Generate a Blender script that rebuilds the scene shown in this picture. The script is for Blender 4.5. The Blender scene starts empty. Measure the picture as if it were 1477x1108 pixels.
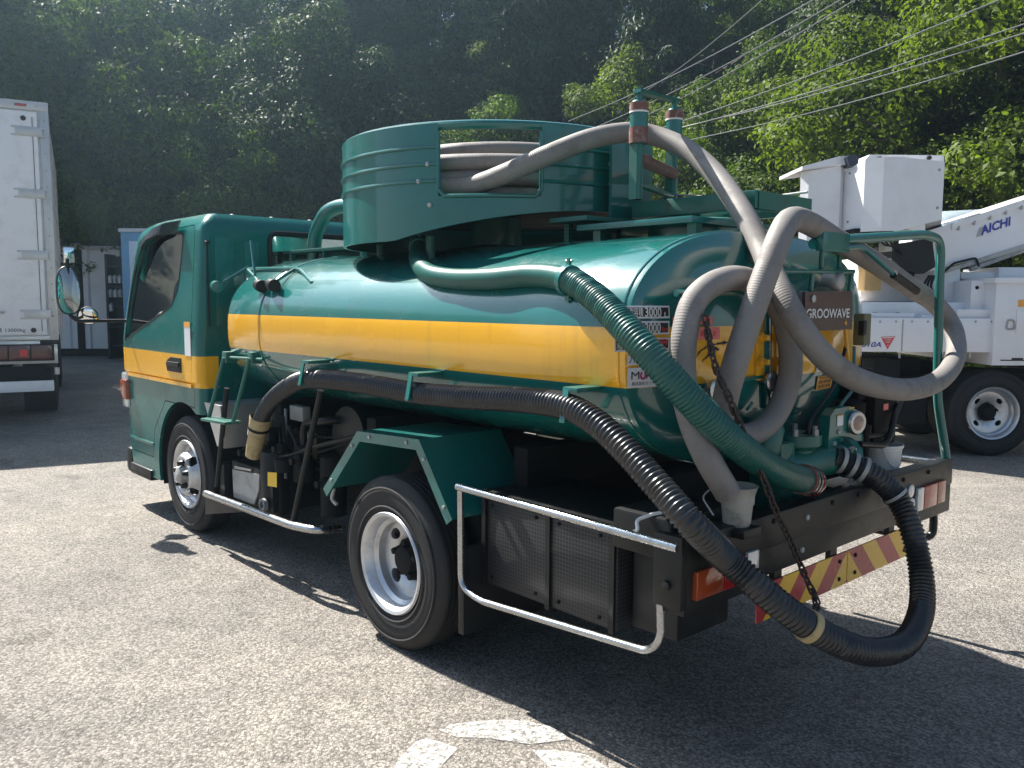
import bpy, bmesh, math, random
import numpy as np
from mathutils import Vector, Matrix
R_ = math.radians
random.seed(7); rng = np.random.default_rng(11)
sc = bpy.context.scene
COL = sc.collection

# ------------------------------------------------------------------ camera (solved from the photo's vanishing points)
IMW, IMH = 1477.0, 1108.0
PX, PY, FPX = 738.5, 554.0, 1226.0
CAM = Vector((2.876, -2.0196, 1.52))
RW = Matrix(((0.67072697, 0.07582916, -0.73781791),
             (0.74168866, -0.06210247, 0.66786317),
             (0.00482319, -0.99518502, -0.09789543)))      # camera (right, down, forward) -> world
cam_d = bpy.data.cameras.new('camera'); cam = bpy.data.objects.new('camera', cam_d); COL.objects.link(cam)
cam_d.sensor_fit = 'HORIZONTAL'; cam_d.sensor_width = 36.0; cam_d.lens = FPX / IMW * 36.0
cam_d.clip_start = 0.05; cam_d.clip_end = 2000
cam.matrix_world = Matrix.Translation(CAM) @ Matrix((
    (RW[0][0], -RW[0][1], -RW[0][2]), (RW[1][0], -RW[1][1], -RW[1][2]), (RW[2][0], -RW[2][1], -RW[2][2]))).to_4x4()
sc.camera = cam

# ------------------------------------------------------------------ sky, sun, exposure
SUN_EL, SUN_AZ = R_(50), R_(7.0)          # azimuth off the -X axis towards -Y
sdir = Vector((-math.cos(SUN_AZ) * math.cos(SUN_EL), -math.sin(SUN_AZ) * math.cos(SUN_EL), math.sin(SUN_EL)))
world = bpy.data.worlds.new('World'); sc.world = world; world.use_nodes = True
wn = world.node_tree.nodes; wl = world.node_tree.links
bg = wn['Background']; sky = wn.new('ShaderNodeTexSky'); sky.sky_type = 'NISHITA'
sky.sun_disc = False; sky.sun_elevation = SUN_EL; sky.sun_rotation = math.atan2(sdir.x, sdir.y)
sky.altitude = 50; sky.air_density = 1.0; sky.dust_density = 1.4; sky.ozone_density = 1.0
wl.new(sky.outputs[0], bg.inputs[0]); bg.inputs[1].default_value = 0.05
sun_d = bpy.data.lights.new('sun', 'SUN'); sun_d.energy = 5.0; sun_d.angle = R_(0.53); sun_d.color = (1.0, 0.95, 0.87)
sun = bpy.data.objects.new('sun', sun_d); COL.objects.link(sun)
sun.rotation_euler = (-sdir).to_track_quat('-Z', 'Y').to_euler(); sun.location = (-20, -3, 30)
sc.view_settings.view_transform = 'Standard'; sc.view_settings.look = 'None'
sc.view_settings.exposure = 1.62; sc.view_settings.gamma = 1.0
sc.render.engine = 'CYCLES'
sc.cycles.max_bounces = 8; sc.cycles.transparent_max_bounces = 12

# ------------------------------------------------------------------ pixel -> point on a plane of the place
def ray(px, py): return RW @ Vector((px - PX, py - PY, FPX))
def at(px, py, X=None, Y=None, Z=None):
    v = ray(px, py)
    t = (X - CAM.x) / v.x if X is not None else (Y - CAM.y) / v.y if Y is not None else (Z - CAM.z) / v.z
    return CAM + v * t

# ------------------------------------------------------------------ mesh helpers
def link(o, parent=None, root_off=True):
    COL.objects.link(o)
    if parent is not None:
        o.parent = parent
        if root_off and 'off' not in o: o.location = -Vector(parent.get('base', (0, 0, 0)))
    return o
def catmull(pts, sub=8, closed=False):
    P = [Vector(p) for p in pts]; out = []; n = len(P)
    rngi = range(n) if closed else range(n - 1)
    for i in rngi:
        p1, p2 = P[i], P[(i + 1) % n]
        p0 = P[i - 1] if (i > 0 or closed) else p1 * 2 - p2
        p3 = P[(i + 2) % n] if (i + 2 < n or closed) else p2 * 2 - p1
        for k in range(sub):
            t = k / sub
            out.append(0.5 * ((2 * p1) + (p2 - p0) * t + (2 * p0 - 5 * p1 + 4 * p2 - p3) * t * t + (3 * p1 - p0 - 3 * p2 + p3) * t ** 3))
    if not closed: out.append(P[-1])
    return out
def resample(pts, step):
    L = [0.0]
    for a, b in zip(pts, pts[1:]): L.append(L[-1] + (b - a).length)
    n = max(2, int(L[-1] / step)); out = []; j = 0
    for i in range(n + 1):
        s = L[-1] * i / n
        while j < len(L) - 2 and L[j + 1] < s: j += 1
        t = (s - L[j]) / max(1e-9, L[j + 1] - L[j]); out.append(pts[j].lerp(pts[j + 1], t))
    return out
class MB:
    def __init__(s): s.v = []; s.f = []; s.uv = {}; s.m = []; s.mi = 0
    def add(s, vs, fs, uv=None):
        o = len(s.v); s.v += [tuple(p) for p in vs]
        for k, f in enumerate(fs):
            s.f.append(tuple(o + i for i in f)); s.m.append(s.mi)
            if uv: s.uv[len(s.f) - 1] = [uv[i] for i in f]
        return s
    def box(s, lo, hi, b=0.0, mat=None):
        lo = Vector(lo); hi = Vector(hi)
        lo, hi = Vector(map(min, lo, hi)), Vector(map(max, lo, hi))
        if b <= 0:
            vs = [(x, y, z) for x in (lo.x, hi.x) for y in (lo.y, hi.y) for z in (lo.z, hi.z)]
            fs = [(0, 1, 3, 2), (4, 6, 7, 5), (0, 4, 5, 1), (2, 3, 7, 6), (0, 2, 6, 4), (1, 5, 7, 3)]
        else:
            b = min(b, 0.45 * min(hi - lo)); bm = bmesh.new(); bmesh.ops.create_cube(bm, size=1)
            for v in bm.verts: v.co = Vector([(lo[i] + hi[i]) / 2 + v.co[i] * (hi[i] - lo[i]) for i in range(3)])
            bmesh.ops.bevel(bm, geom=bm.edges[:], offset=b, segments=2, profile=0.6, affect='EDGES')
            bm.verts.index_update(); vs = [v.co.copy() for v in bm.verts]; fs = [[v.index for v in f.verts] for f in bm.faces]; bm.free()
        if mat is not None: vs = [mat @ Vector(p) for p in vs]
        return s.add(vs, fs)
    def obox(s, c, ax, ay, az, b=0.0):
        """box about c with three half-axis vectors"""
        ax, ay, az = Vector(ax), Vector(ay), Vector(az)
        l = [a.length for a in (ax, ay, az)]
        M = Matrix.Translation(c) @ Matrix((ax.normalized(), ay.normalized(), az.normalized())).transposed().to_4x4()
        return s.box((-l[0], -l[1], -l[2]), l, b, M)
    def tube(s, pts, r, n=12, cap=True, closed=False, rfun=None):
        P = [Vector(p) for p in pts]; N = len(P)
        T = []
        for i in range(N):
            a = P[i - 1] if (i > 0 or closed) else P[i]; b = P[(i + 1) % N] if (i < N - 1 or closed) else P[i]
            t = b - a; T.append(t.normalized() if t.length > 1e-9 else Vector((0, 0, 1)))
        u = T[0].orthogonal().normalized(); vs = []; uv = []; L = 0
        for i in range(N):
            if i:
                q = T[i - 1].rotation_difference(T[i]); u = (q @ u); u = (u - T[i] * u.dot(T[i])).normalized(); L += (P[i] - P[i - 1]).length
            w = T[i].cross(u); rr = rfun(i, L) if rfun else (r[i] if isinstance(r, (list, tuple)) else r)
            for k in range(n):
                a = 2 * math.pi * k / n; vs.append(P[i] + (u * math.cos(a) + w * math.sin(a)) * rr); uv.append((L, k / n))
        fs = []
        for i in range(N if closed else N - 1):
            j = (i + 1) % N
            for k in range(n): fs.append((i * n + k, i * n + (k + 1) % n, j * n + (k + 1) % n, j * n + k))
        if cap and not closed: fs += [tuple(range(n - 1, -1, -1)), tuple((N - 1) * n + k for k in range(n))]
        return s.add(vs, fs, uv)
    def bar(s, a, b, r, n=10): return s.tube([a, b], r, n)
    def pipe(s, pts, r, n=12, fil=0.05):
        """poly-line tube with rounded corners"""
        P = [Vector(p) for p in pts]; out = [P[0]]
        for i in range(1, len(P) - 1):
            a = P[i - 1] - P[i]; b = P[i + 1] - P[i]; d = min(fil, a.length * .45, b.length * .45)
            A = P[i] + a.normalized() * d; B = P[i] + b.normalized() * d
            for k in range(7):
                t = k / 6; out.append(A * (1 - t) ** 2 + P[i] * 2 * t * (1 - t) + B * t * t)
        out.append(P[-1]); return s.tube(out, r, n)
    def lathe(s, prof, c=(0, 0, 0), axis=(0, 1, 0), n=48, up=None, close=False, cap=True):
        """profile of (along axis, radius)"""
        ax = Vector(axis).normalized(); u = ax.orthogonal().normalized() if up is None else Vector(up); w = ax.cross(u); c = Vector(c)
        vs = []; m = len(prof)
        for (h, r) in prof:
            for k in range(n):
                a = 2 * math.pi * k / n; vs.append(c + ax * h + (u * math.cos(a) + w * math.sin(a)) * r)
        fs = []
        for i in range(m - 1 + (1 if close else 0)):
            j = (i + 1) % m
            for k in range(n): fs.append((i * n + k, i * n + (k + 1) % n, j * n + (k + 1) % n, j * n + k))
        if not close and cap:
            if prof[0][1] > 1e-6: fs.append(tuple(range(n - 1, -1, -1)))
            if prof[-1][1] > 1e-6: fs.append(tuple((m - 1) * n + k for k in range(n)))
        return s.add(vs, fs)
    def prism(s, poly, d, fn=None):
        """poly: 3-D points of one face, d: extrusion vector"""
        P = [Vector(p) for p in poly]; n = len(P); d = Vector(d)
        return s.add(P + [p + d for p in P], [tuple(range(n - 1, -1, -1)), tuple(range(n, 2 * n))] + [(i, (i + 1) % n, n + (i + 1) % n, n + i) for i in range(n)])
    def strip(s, a, b):
        """quads between two equal poly-lines"""
        n = len(a); return s.add(list(a) + list(b), [(i, i + 1, n + i + 1, n + i) for i in range(n - 1)])
    def mesh(s, name, smooth=30):
        me = bpy.data.meshes.new(name); me.from_pydata(s.v, [], s.f)
        if s.uv:
            ul = me.uv_layers.new(name='UVMap')
            for p in me.polygons:
                q = s.uv.get(p.index)
                if q:
                    for li, c in zip(p.loop_indices, q): ul.data[li].uv = c
        if any(s.m): me.polygons.foreach_set('material_index', s.m)
        fix(me, smooth); return me
    def build(s, name, mat, parent=None, smooth=30, label=None):
        me = s.mesh(name, smooth)
        for m in (mat if isinstance(mat, (list, tuple)) else [mat]): me.materials.append(m)
        o = bpy.data.objects.new(name, me); link(o, parent)
        if label: o['label'] = label
        return o
def fix(me, smooth=30):
    bm = bmesh.new(); bm.from_mesh(me); bmesh.ops.recalc_face_normals(bm, faces=bm.faces); bm.to_mesh(me); bm.free()
    if smooth:
        me.shade_smooth(); me.set_sharp_from_angle(angle=R_(smooth))
    me.update()
def thing(name, label, cat, base=(0, 0, 0), rz=0.0, group=None, local=False):
    """Empty at the thing's base; children meshes are in world coords unless local"""
    o = bpy.data.objects.new(name, None); COL.objects.link(o); o.location = base; o.rotation_euler = (0, 0, rz); o.empty_display_size = 0.2
    o['label'] = label; o['category'] = cat
    if group: o['group'] = group
    if not local: o['base'] = tuple(base)
    return o
def tag(o, label, cat, group=None):
    o['label'] = label; o['category'] = cat
    if group: o['group'] = group
    return o
def sub(o):
    """make o a host for sub-parts given in the same coordinates"""
    o['base'] = (0, 0, 0); return o
def temp(me):
    o = bpy.data.objects.new('tmp', me); COL.objects.link(o); return o
def boolean(me, cut, op='DIFFERENCE'):
    a = temp(me); b = temp(cut); m = a.modifiers.new('b', 'BOOLEAN'); m.operation = op; m.solver = 'EXACT'; m.object = b
    dg = bpy.context.evaluated_depsgraph_get(); dg.update()
    r = bpy.data.meshes.new_from_object(a.evaluated_get(dg)); bpy.data.objects.remove(a); bpy.data.objects.remove(b); return r
def text2d(txt, size=1.0, bold=0.0, shear=0.0):
    c = bpy.data.curves.new('t', 'FONT'); c.body = txt; c.size = size; c.align_x = 'CENTER'; c.align_y = 'CENTER'; c.offset = bold; c.shear = shear
    c.resolution_u = 3
    o = bpy.data.objects.new('t', c); COL.objects.link(o); dg = bpy.context.evaluated_depsgraph_get(); dg.update()
    me = bpy.data.meshes.new_from_object(o.evaluated_get(dg)); V = [v.co.copy() for v in me.vertices]; F = [tuple(p.vertices) for p in me.polygons]
    bpy.data.objects.remove(o); bpy.data.meshes.remove(me)
    if V:
        x0 = min(v.x for v in V); x1 = max(v.x for v in V); y0 = min(v.y for v in V); y1 = max(v.y for v in V)
        V = [Vector((v.x - (x0 + x1) / 2, v.y - (y0 + y1) / 2, 0)) for v in V]
        return V, F, x1 - x0, y1 - y0
    return [], [], 1, 1
def lettering(mb, txt, fn, w=None, h=None, cu=0, cv=0, bold=0.0, shear=0.0):
    """fit text in a w x h box about (cu, cv), mapped by fn(u, v) -> 3-D"""
    V, F, tw, th = text2d(txt, 1.0, bold, shear)
    sx = w / tw if w else h / th; sy = h / th if h else sx
    mb.add([fn(cu + v.x * sx, cv + v.y * sy) for v in V], F)

# ------------------------------------------------------------------ materials
def mat(name, col, rough=0.5, metal=0.0, coat=0.0, var=0.0, vscale=6.0, bump=0.0, bscale=40.0, spec=0.5, dirt=0.0, dirtcol=(0.06, 0.055, 0.05), dscale=3.0, alpha=1.0):
    m = bpy.data.materials.new(name); m.use_nodes = True; n = m.node_tree.nodes; l = m.node_tree.links; b = n['Principled BSDF']
    b.inputs['Base Color'].default_value = (*col, 1); b.inputs['Roughness'].default_value = rough; b.inputs['Metallic'].default_value = metal
    b.inputs['Coat Weight'].default_value = coat; b.inputs['Coat Roughness'].default_value = 0.06; b.inputs['Specular IOR Level'].default_value = spec
    if var or dirt or bump:
        tc = n.new('ShaderNodeTexCoord')
    last = None
    if var:
        t = n.new('ShaderNodeTexNoise'); t.inputs['Scale'].default_value = vscale; t.inputs['Detail'].default_value = 6; l.new(tc.outputs['Object'], t.inputs['Vector'])
        x = n.new('ShaderNodeMix'); x.data_type = 'RGBA'
        x.inputs[6].default_value = (*[c * (1 - var) for c in col], 1); x.inputs[7].default_value = (*[min(1, c * (1 + var)) for c in col], 1)
        l.new(t.outputs['Fac'], x.inputs[0]); last = x.outputs[2]
    if dirt:
        t = n.new('ShaderNodeTexNoise'); t.inputs['Scale'].default_value = dscale; t.inputs['Detail'].default_value = 9; t.inputs['Roughness'].default_value = 0.68; l.new(tc.outputs['Object'], t.inputs['Vector'])
        r = n.new('ShaderNodeValToRGB'); r.color_ramp.elements[0].position = 0.5; r.color_ramp.elements[1].position = 0.78
        r.color_ramp.elements[1].color = (dirt, dirt, dirt, 1); l.new(t.outputs['Fac'], r.inputs[0])
        x = n.new('ShaderNodeMix'); x.data_type = 'RGBA'; x.inputs[7].default_value = (*dirtcol, 1); l.new(r.outputs[0], x.inputs[0])
        if last: l.new(last, x.inputs[6])
        else: x.inputs[6].default_value = (*col, 1)
        last = x.outputs[2]
        a = n.new('ShaderNodeMath'); a.operation = 'MULTIPLY_ADD'; a.inputs[1].default_value = 0.5; a.inputs[2].default_value = rough; l.new(r.outputs[0], a.inputs[0]); l.new(a.outputs[0], b.inputs['Roughness'])
    if last: l.new(last, b.inputs['Base Color'])
    if bump:
        t = n.new('ShaderNodeTexNoise'); t.inputs['Scale'].default_value = bscale; t.inputs['Detail'].default_value = 5; l.new(tc.outputs['Object'], t.inputs['Vector'])
        p = n.new('ShaderNodeBump'); p.inputs['Strength'].default_value = bump; p.inputs['Distance'].default_value = 0.01; l.new(t.outputs['Fac'], p.inputs['Height']); l.new(p.outputs[0], b.inputs['Normal'])
    return m
def glass(name, tint=(0.75, 0.85, 0.85), rough=0.0, mixf=0.25):
    """thin pane: see-through with a fresnel reflection"""
    m = bpy.data.materials.new(name); m.use_nodes = True; n = m.node_tree.nodes; l = m.node_tree.links; n.remove(n['Principled BSDF'])
    t = n.new('ShaderNodeBsdfTransparent'); t.inputs[0].default_value = (*tint, 1); g = n.new('ShaderNodeBsdfGlossy'); g.inputs['Roughness'].default_value = rough
    fr = n.new('ShaderNodeFresnel'); fr.inputs[0].default_value = 1.5; ad = n.new('ShaderNodeMath'); ad.inputs[1].default_value = mixf
    x = n.new('ShaderNodeMixShader'); l.new(fr.outputs[0], ad.inputs[0]); l.new(ad.outputs[0], x.inputs[0]); l.new(t.outputs[0], x.inputs[1]); l.new(g.outputs[0], x.inputs[2]); l.new(x.outputs[0], n['Material Output'].inputs[0])
    return m
GREEN = (0.004, 0.122, 0.110); YEL = (0.84, 0.42, 0.014)
def two_tone(name, z0, z1, ymax=None, coat=1.0, spec=0.5, wave=0.0):
    """green coachwork with a yellow band painted between two heights"""
    m = mat(name, GREEN, rough=0.22, coat=coat, spec=spec, dirt=0.3, dscale=5.0, dirtcol=(0.05, 0.09, 0.08)); n = m.node_tree.nodes; l = m.node_tree.links; b = n['Principled BSDF']
    tc = n.new('ShaderNodeTexCoord'); sp = n.new('ShaderNodeSeparateXYZ'); l.new(tc.outputs['Object'], sp.inputs[0])
    def cmp(sock, op, val):
        a = n.new('ShaderNodeMath'); a.operation = op; a.inputs[1].default_value = val; l.new(sock, a.inputs[0]); return a.outputs[0]
    def mul(a, c):
        k = n.new('ShaderNodeMath'); k.operation = 'MULTIPLY'; l.new(a, k.inputs[0]); l.new(c, k.inputs[1]); return k.outputs[0]
    f = mul(cmp(sp.outputs[2], 'GREATER_THAN', z0), cmp(sp.outputs[2], 'LESS_THAN', z1))
    if ymax is not None: f = mul(f, cmp(sp.outputs[1], 'LESS_THAN', ymax))
    src = b.inputs['Base Color'].links[0].from_socket
    if wave:      # panel waviness and run-off streaks
        t = n.new('ShaderNodeTexNoise'); t.inputs['Scale'].default_value = 2.6; t.inputs['Detail'].default_value = 2; l.new(tc.outputs['Object'], t.inputs['Vector'])
        p = n.new('ShaderNodeBump'); p.inputs['Strength'].default_value = wave; p.inputs['Distance'].default_value = 0.03; l.new(t.outputs['Fac'], p.inputs['Height']); l.new(p.outputs[0], b.inputs['Normal']); l.new(p.outputs[0], b.inputs['Coat Normal'])
    x = n.new('ShaderNodeMix'); x.data_type = 'RGBA'; x.inputs[7].default_value = (*YEL, 1); l.new(f, x.inputs[0]); l.new(src, x.inputs[6])
    mp = n.new('ShaderNodeMapping'); mp.inputs['Scale'].default_value = (16, 16, 1.1); l.new(tc.outputs['Object'], mp.inputs[0])
    st = n.new('ShaderNodeTexNoise'); st.inputs['Scale'].default_value = 1.0; st.inputs['Detail'].default_value = 8; st.inputs['Roughness'].default_value = .7; l.new(mp.outputs[0], st.inputs['Vector'])
    sr = n.new('ShaderNodeValToRGB'); sr.color_ramp.elements[0].position = .55; sr.color_ramp.elements[1].position = .85; sr.color_ramp.elements[1].color = (.3, .3, .3, 1); l.new(st.outputs['Fac'], sr.inputs[0])
    g_ = n.new('ShaderNodeMix'); g_.data_type = 'RGBA'; g_.inputs[7].default_value = (.10, .085, .06, 1); l.new(sr.outputs[0], g_.inputs[0]); l.new(x.outputs[2], g_.inputs[6]); l.new(g_.outputs[2], b.inputs['Base Color'])
    return m
M = {}
M['green'] = mat('green_paint', GREEN, 0.3, coat=0.5, dirt=0.35, dscale=6, dirtcol=(0.045, 0.07, 0.065))
M['green_worn'] = mat('worn_green_paint', (0.007, 0.115, 0.088), 0.42, coat=0.2, dirt=0.8, dscale=11, dirtcol=(0.07, 0.065, 0.05))
M['tank'] = two_tone('tank_paint', 1.238, 1.434, wave=0.12)
M['cabp'] = two_tone('cab_paint', 0.965, 1.165, ymax=0.175, coat=0.1, spec=0.35)
M['yellow'] = mat('yellow_paint', YEL, 0.3, coat=0.4, dirt=0.5, dscale=9)
M['black'] = mat('black_plastic', (0.010, 0.011, 0.012), 0.45, dirt=0.4, dirtcol=(0.035, 0.034, 0.031), dscale=7, spec=0.3)
M['blackm'] = mat('black_painted_steel', (0.008, 0.009, 0.010), 0.4, dirt=0.4, dirtcol=(0.028, 0.026, 0.023), dscale=8, spec=0.35)
M['dark'] = mat('chassis_grime', (0.010, 0.0105, 0.011), 0.7, dirt=0.6, dirtcol=(0.03, 0.026, 0.022), dscale=9, spec=0.2)
M['chrome'] = mat('chromed_pipe', (0.45, 0.46, 0.47), 0.25, metal=1.0, dirt=0.5, dirtcol=(0.2, 0.18, 0.16), dscale=25)
M['steel'] = mat('wheel_silver', (0.58, 0.59, 0.61), 0.42, metal=0.85, dirt=0.55, dirtcol=(0.17, 0.15, 0.13), dscale=9)
M['alum'] = mat('aluminium', (0.5, 0.5, 0.5), 0.5, metal=0.8, var=0.15, vscale=9)
M['galv'] = mat('galvanised_sheet', (0.38, 0.38, 0.37), 0.55, metal=0.35, var=0.25, vscale=14, dirt=0.5, dscale=10)
M['rubber'] = mat('tyre_rubber', (0.014, 0.014, 0.015), 0.72, dirt=0.5, dirtcol=(0.045, 0.041, 0.036), dscale=7, bump=0.15, bscale=70)
M['lens_red'] = mat('red_lens', (0.33, 0.012, 0.012), 0.15, coat=0.8); M['lens_amber'] = mat('amber_lens', (0.30, 0.05, 0.012), 0.15, coat=0.8)
M['lens_clear'] = mat('clear_lens', (0.6, 0.62, 0.62), 0.12, coat=0.8, metal=0.3)
M['white'] = mat('white_paint', (0.76, 0.76, 0.77), 0.35, coat=0.3, dirt=0.4, dirtcol=(0.35, 0.33, 0.3), dscale=4)
M['whitep'] = mat('white_plastic', (0.75, 0.75, 0.73), 0.4, dirt=0.3, dirtcol=(0.4, 0.37, 0.33))
M['label_white'] = mat('label_white', (0.72, 0.74, 0.76), 0.4, dirt=0.2, dirtcol=(0.4, 0.4, 0.38), dscale=20)
M['ink'] = mat('ink_black', (0.015, 0.015, 0.018), 0.5); M['ink_white'] = mat('ink_white', (0.72, 0.70, 0.66), 0.5); M['ink_red'] = mat('ink_red', (0.62, 0.05, 0.05), 0.5)
M['ink_mag'] = mat('ink_magenta', (0.42, 0.02, 0.16), 0.5); M['ink_blue'] = mat('ink_blue', (0.03, 0.05, 0.32), 0.5)
M['orange_label'] = mat('label_orange', (0.8, 0.36, 0.06), 0.5, var=0.15, vscale=30); M['pink_label'] = mat('label_pink', (0.78, 0.2, 0.17), 0.5); M['yellow_label'] = mat('label_yellow', (0.8, 0.5, 0.03), 0.5)
M['cup'] = mat('stained_beige_plastic', (0.42, 0.33, 0.17), 0.55, dirt=0.8, dirtcol=(0.07, 0.05, 0.03), dscale=14)
M['rust'] = mat('rusty_chain', (0.045, 0.03, 0.024), 0.75, var=0.5, vscale=60, bump=0.3, bscale=200)
M['rustpaint'] = mat('rubbed_red_primer', (0.16, 0.06, 0.045), 0.6, dirt=0.9, dirtcol=(0.32, 0.31, 0.29), dscale=40)
M['olive'] = mat('olive_plastic', (0.16, 0.15, 0.075), 0.5, dirt=0.4)
M['mirror'] = mat('mirror_glass', (0.85, 0.87, 0.88), 0.02, metal=1.0)
M['glass'] = glass('window_glass', (.85, .92, .92), 0.0, .32); M['visor'] = glass('smoked_visor', (0.12, 0.10, 0.11), 0.05, 0.05)
M['plate'] = mat('maroon_plate', (0.085, 0.04, 0.045), 0.35, coat=0.3, var=0.2, vscale=8)
M['seat'] = mat('seat_cloth', (0.06, 0.062, 0.066), 0.9)
def hose_mat(name, col, pitch, strength, rough, dirtcol, dirt=0.6):
    m = mat(name, col, rough, dirt=dirt, dirtcol=dirtcol, dscale=9); n = m.node_tree.nodes; l = m.node_tree.links; b = n['Principled BSDF']
    uv = n.new('ShaderNodeTexCoord'); sp = n.new('ShaderNodeSeparateXYZ'); l.new(uv.outputs['UV'], sp.inputs[0])
    a = n.new('ShaderNodeMath'); a.operation = 'MULTIPLY'; a.inputs[1].default_value = 2 * math.pi / pitch; l.new(sp.outputs[0], a.inputs[0])
    c = n.new('ShaderNodeMath'); c.operation = 'SINE'; l.new(a.outputs[0], c.inputs[0])
    p = n.new('ShaderNodeBump'); p.inputs['Strength'].default_value = strength; p.inputs['Distance'].default_value = 0.004; l.new(c.outputs[0], p.inputs['Height']); l.new(p.outputs[0], b.inputs['Normal'])
    return m
M['hose_grey'] = hose_mat('grey_hose', (0.2, 0.184, 0.172), 0.009, 0.10, 0.6, (0.085, 0.075, 0.067))
M['hose_black'] = mat('black_hose', (0.02, 0.021, 0.023), 0.3, dirt=0.4, dirtcol=(0.07, 0.07, 0.07), dscale=12)
M['hose_green'] = mat('green_hose', (0.006, 0.082, 0.066), 0.36, dirt=0.4, dirtcol=(0.06, 0.075, 0.06), dscale=10)
def perforated(name, col, pitch):
    m = mat(name, col, 0.5); n = m.node_tree.nodes; l = m.node_tree.links; b = n['Principled BSDF']
    tc = n.new('ShaderNodeTexCoord'); v = n.new('ShaderNodeTexVoronoi'); v.inputs['Scale'].default_value = 1 / pitch; v.inputs['Randomness'].default_value = 0.0
    l.new(tc.outputs['Object'], v.inputs['Vector']); r = n.new('ShaderNodeMath'); r.operation = 'LESS_THAN'; r.inputs[1].default_value = 0.36; l.new(v.outputs['Distance'], r.inputs[0])
    x = n.new('ShaderNodeMix'); x.data_type = 'RGBA'; x.inputs[6].default_value = (*col, 1); x.inputs[7].default_value = (0.004, 0.004, 0.004, 1); l.new(r.outputs[0], x.inputs[0]); l.new(x.outputs[2], b.inputs['Base Color'])
    return m
M['perf'] = perforated('perforated_black_plate', (0.028, 0.030, 0.034), 0.015); M['perf_green'] = perforated('perforated_green_plate', (0.01, 0.1, 0.08), 0.016)
def chevrons(name):
    m = mat(name, YEL, 0.35, coat=0.2); n = m.node_tree.nodes; l = m.node_tree.links; b = n['Principled BSDF']
    tc = n.new('ShaderNodeTexCoord'); sp = n.new('ShaderNodeSeparateXYZ'); l.new(tc.outputs['Object'], sp.inputs[0])
    def op(o, a, c):
        k = n.new('ShaderNodeMath'); k.operation = o
        for i, q in enumerate((a, c)):
            if isinstance(q, (int, float)): k.inputs[i].default_value = q
            else: l.new(q, k.inputs[i])
        return k.outputs[0]
    mid = 1.125
    ay = op('ABSOLUTE', op('SUBTRACT', sp.outputs[1], mid), 0)            # mirrored about the joint
    s = op('ADD', ay, op('MULTIPLY', sp.outputs[2], 1.0))
    fr = op('FRACT', op('DIVIDE', op('ADD', s, 0.03), 0.235), 0)
    f = op('GREATER_THAN', fr, 0.5)
    x = n.new('ShaderNodeMix'); x.data_type = 'RGBA'; x.inputs[6].default_value = (0.86, 0.47, 0.02, 1); x.inputs[7].default_value = (0.42, 0.018, 0.025, 1); l.new(f, x.inputs[0])
    t = n.new('ShaderNodeTexNoise'); t.inputs['Scale'].default_value = 45; l.new(tc.outputs['Object'], t.inputs['Vector'])
    l.new(x.outputs[2], b.inputs['Base Color'])
    p = n.new('ShaderNodeBump'); p.inputs['Strength'].default_value = 0.2; p.inputs['Distance'].default_value = 0.01; l.new(t.outputs['Fac'], p.inputs['Height']); l.new(p.outputs[0], b.inputs['Normal'])
    return m
M['chevron'] = chevrons('chevron_board')

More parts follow.
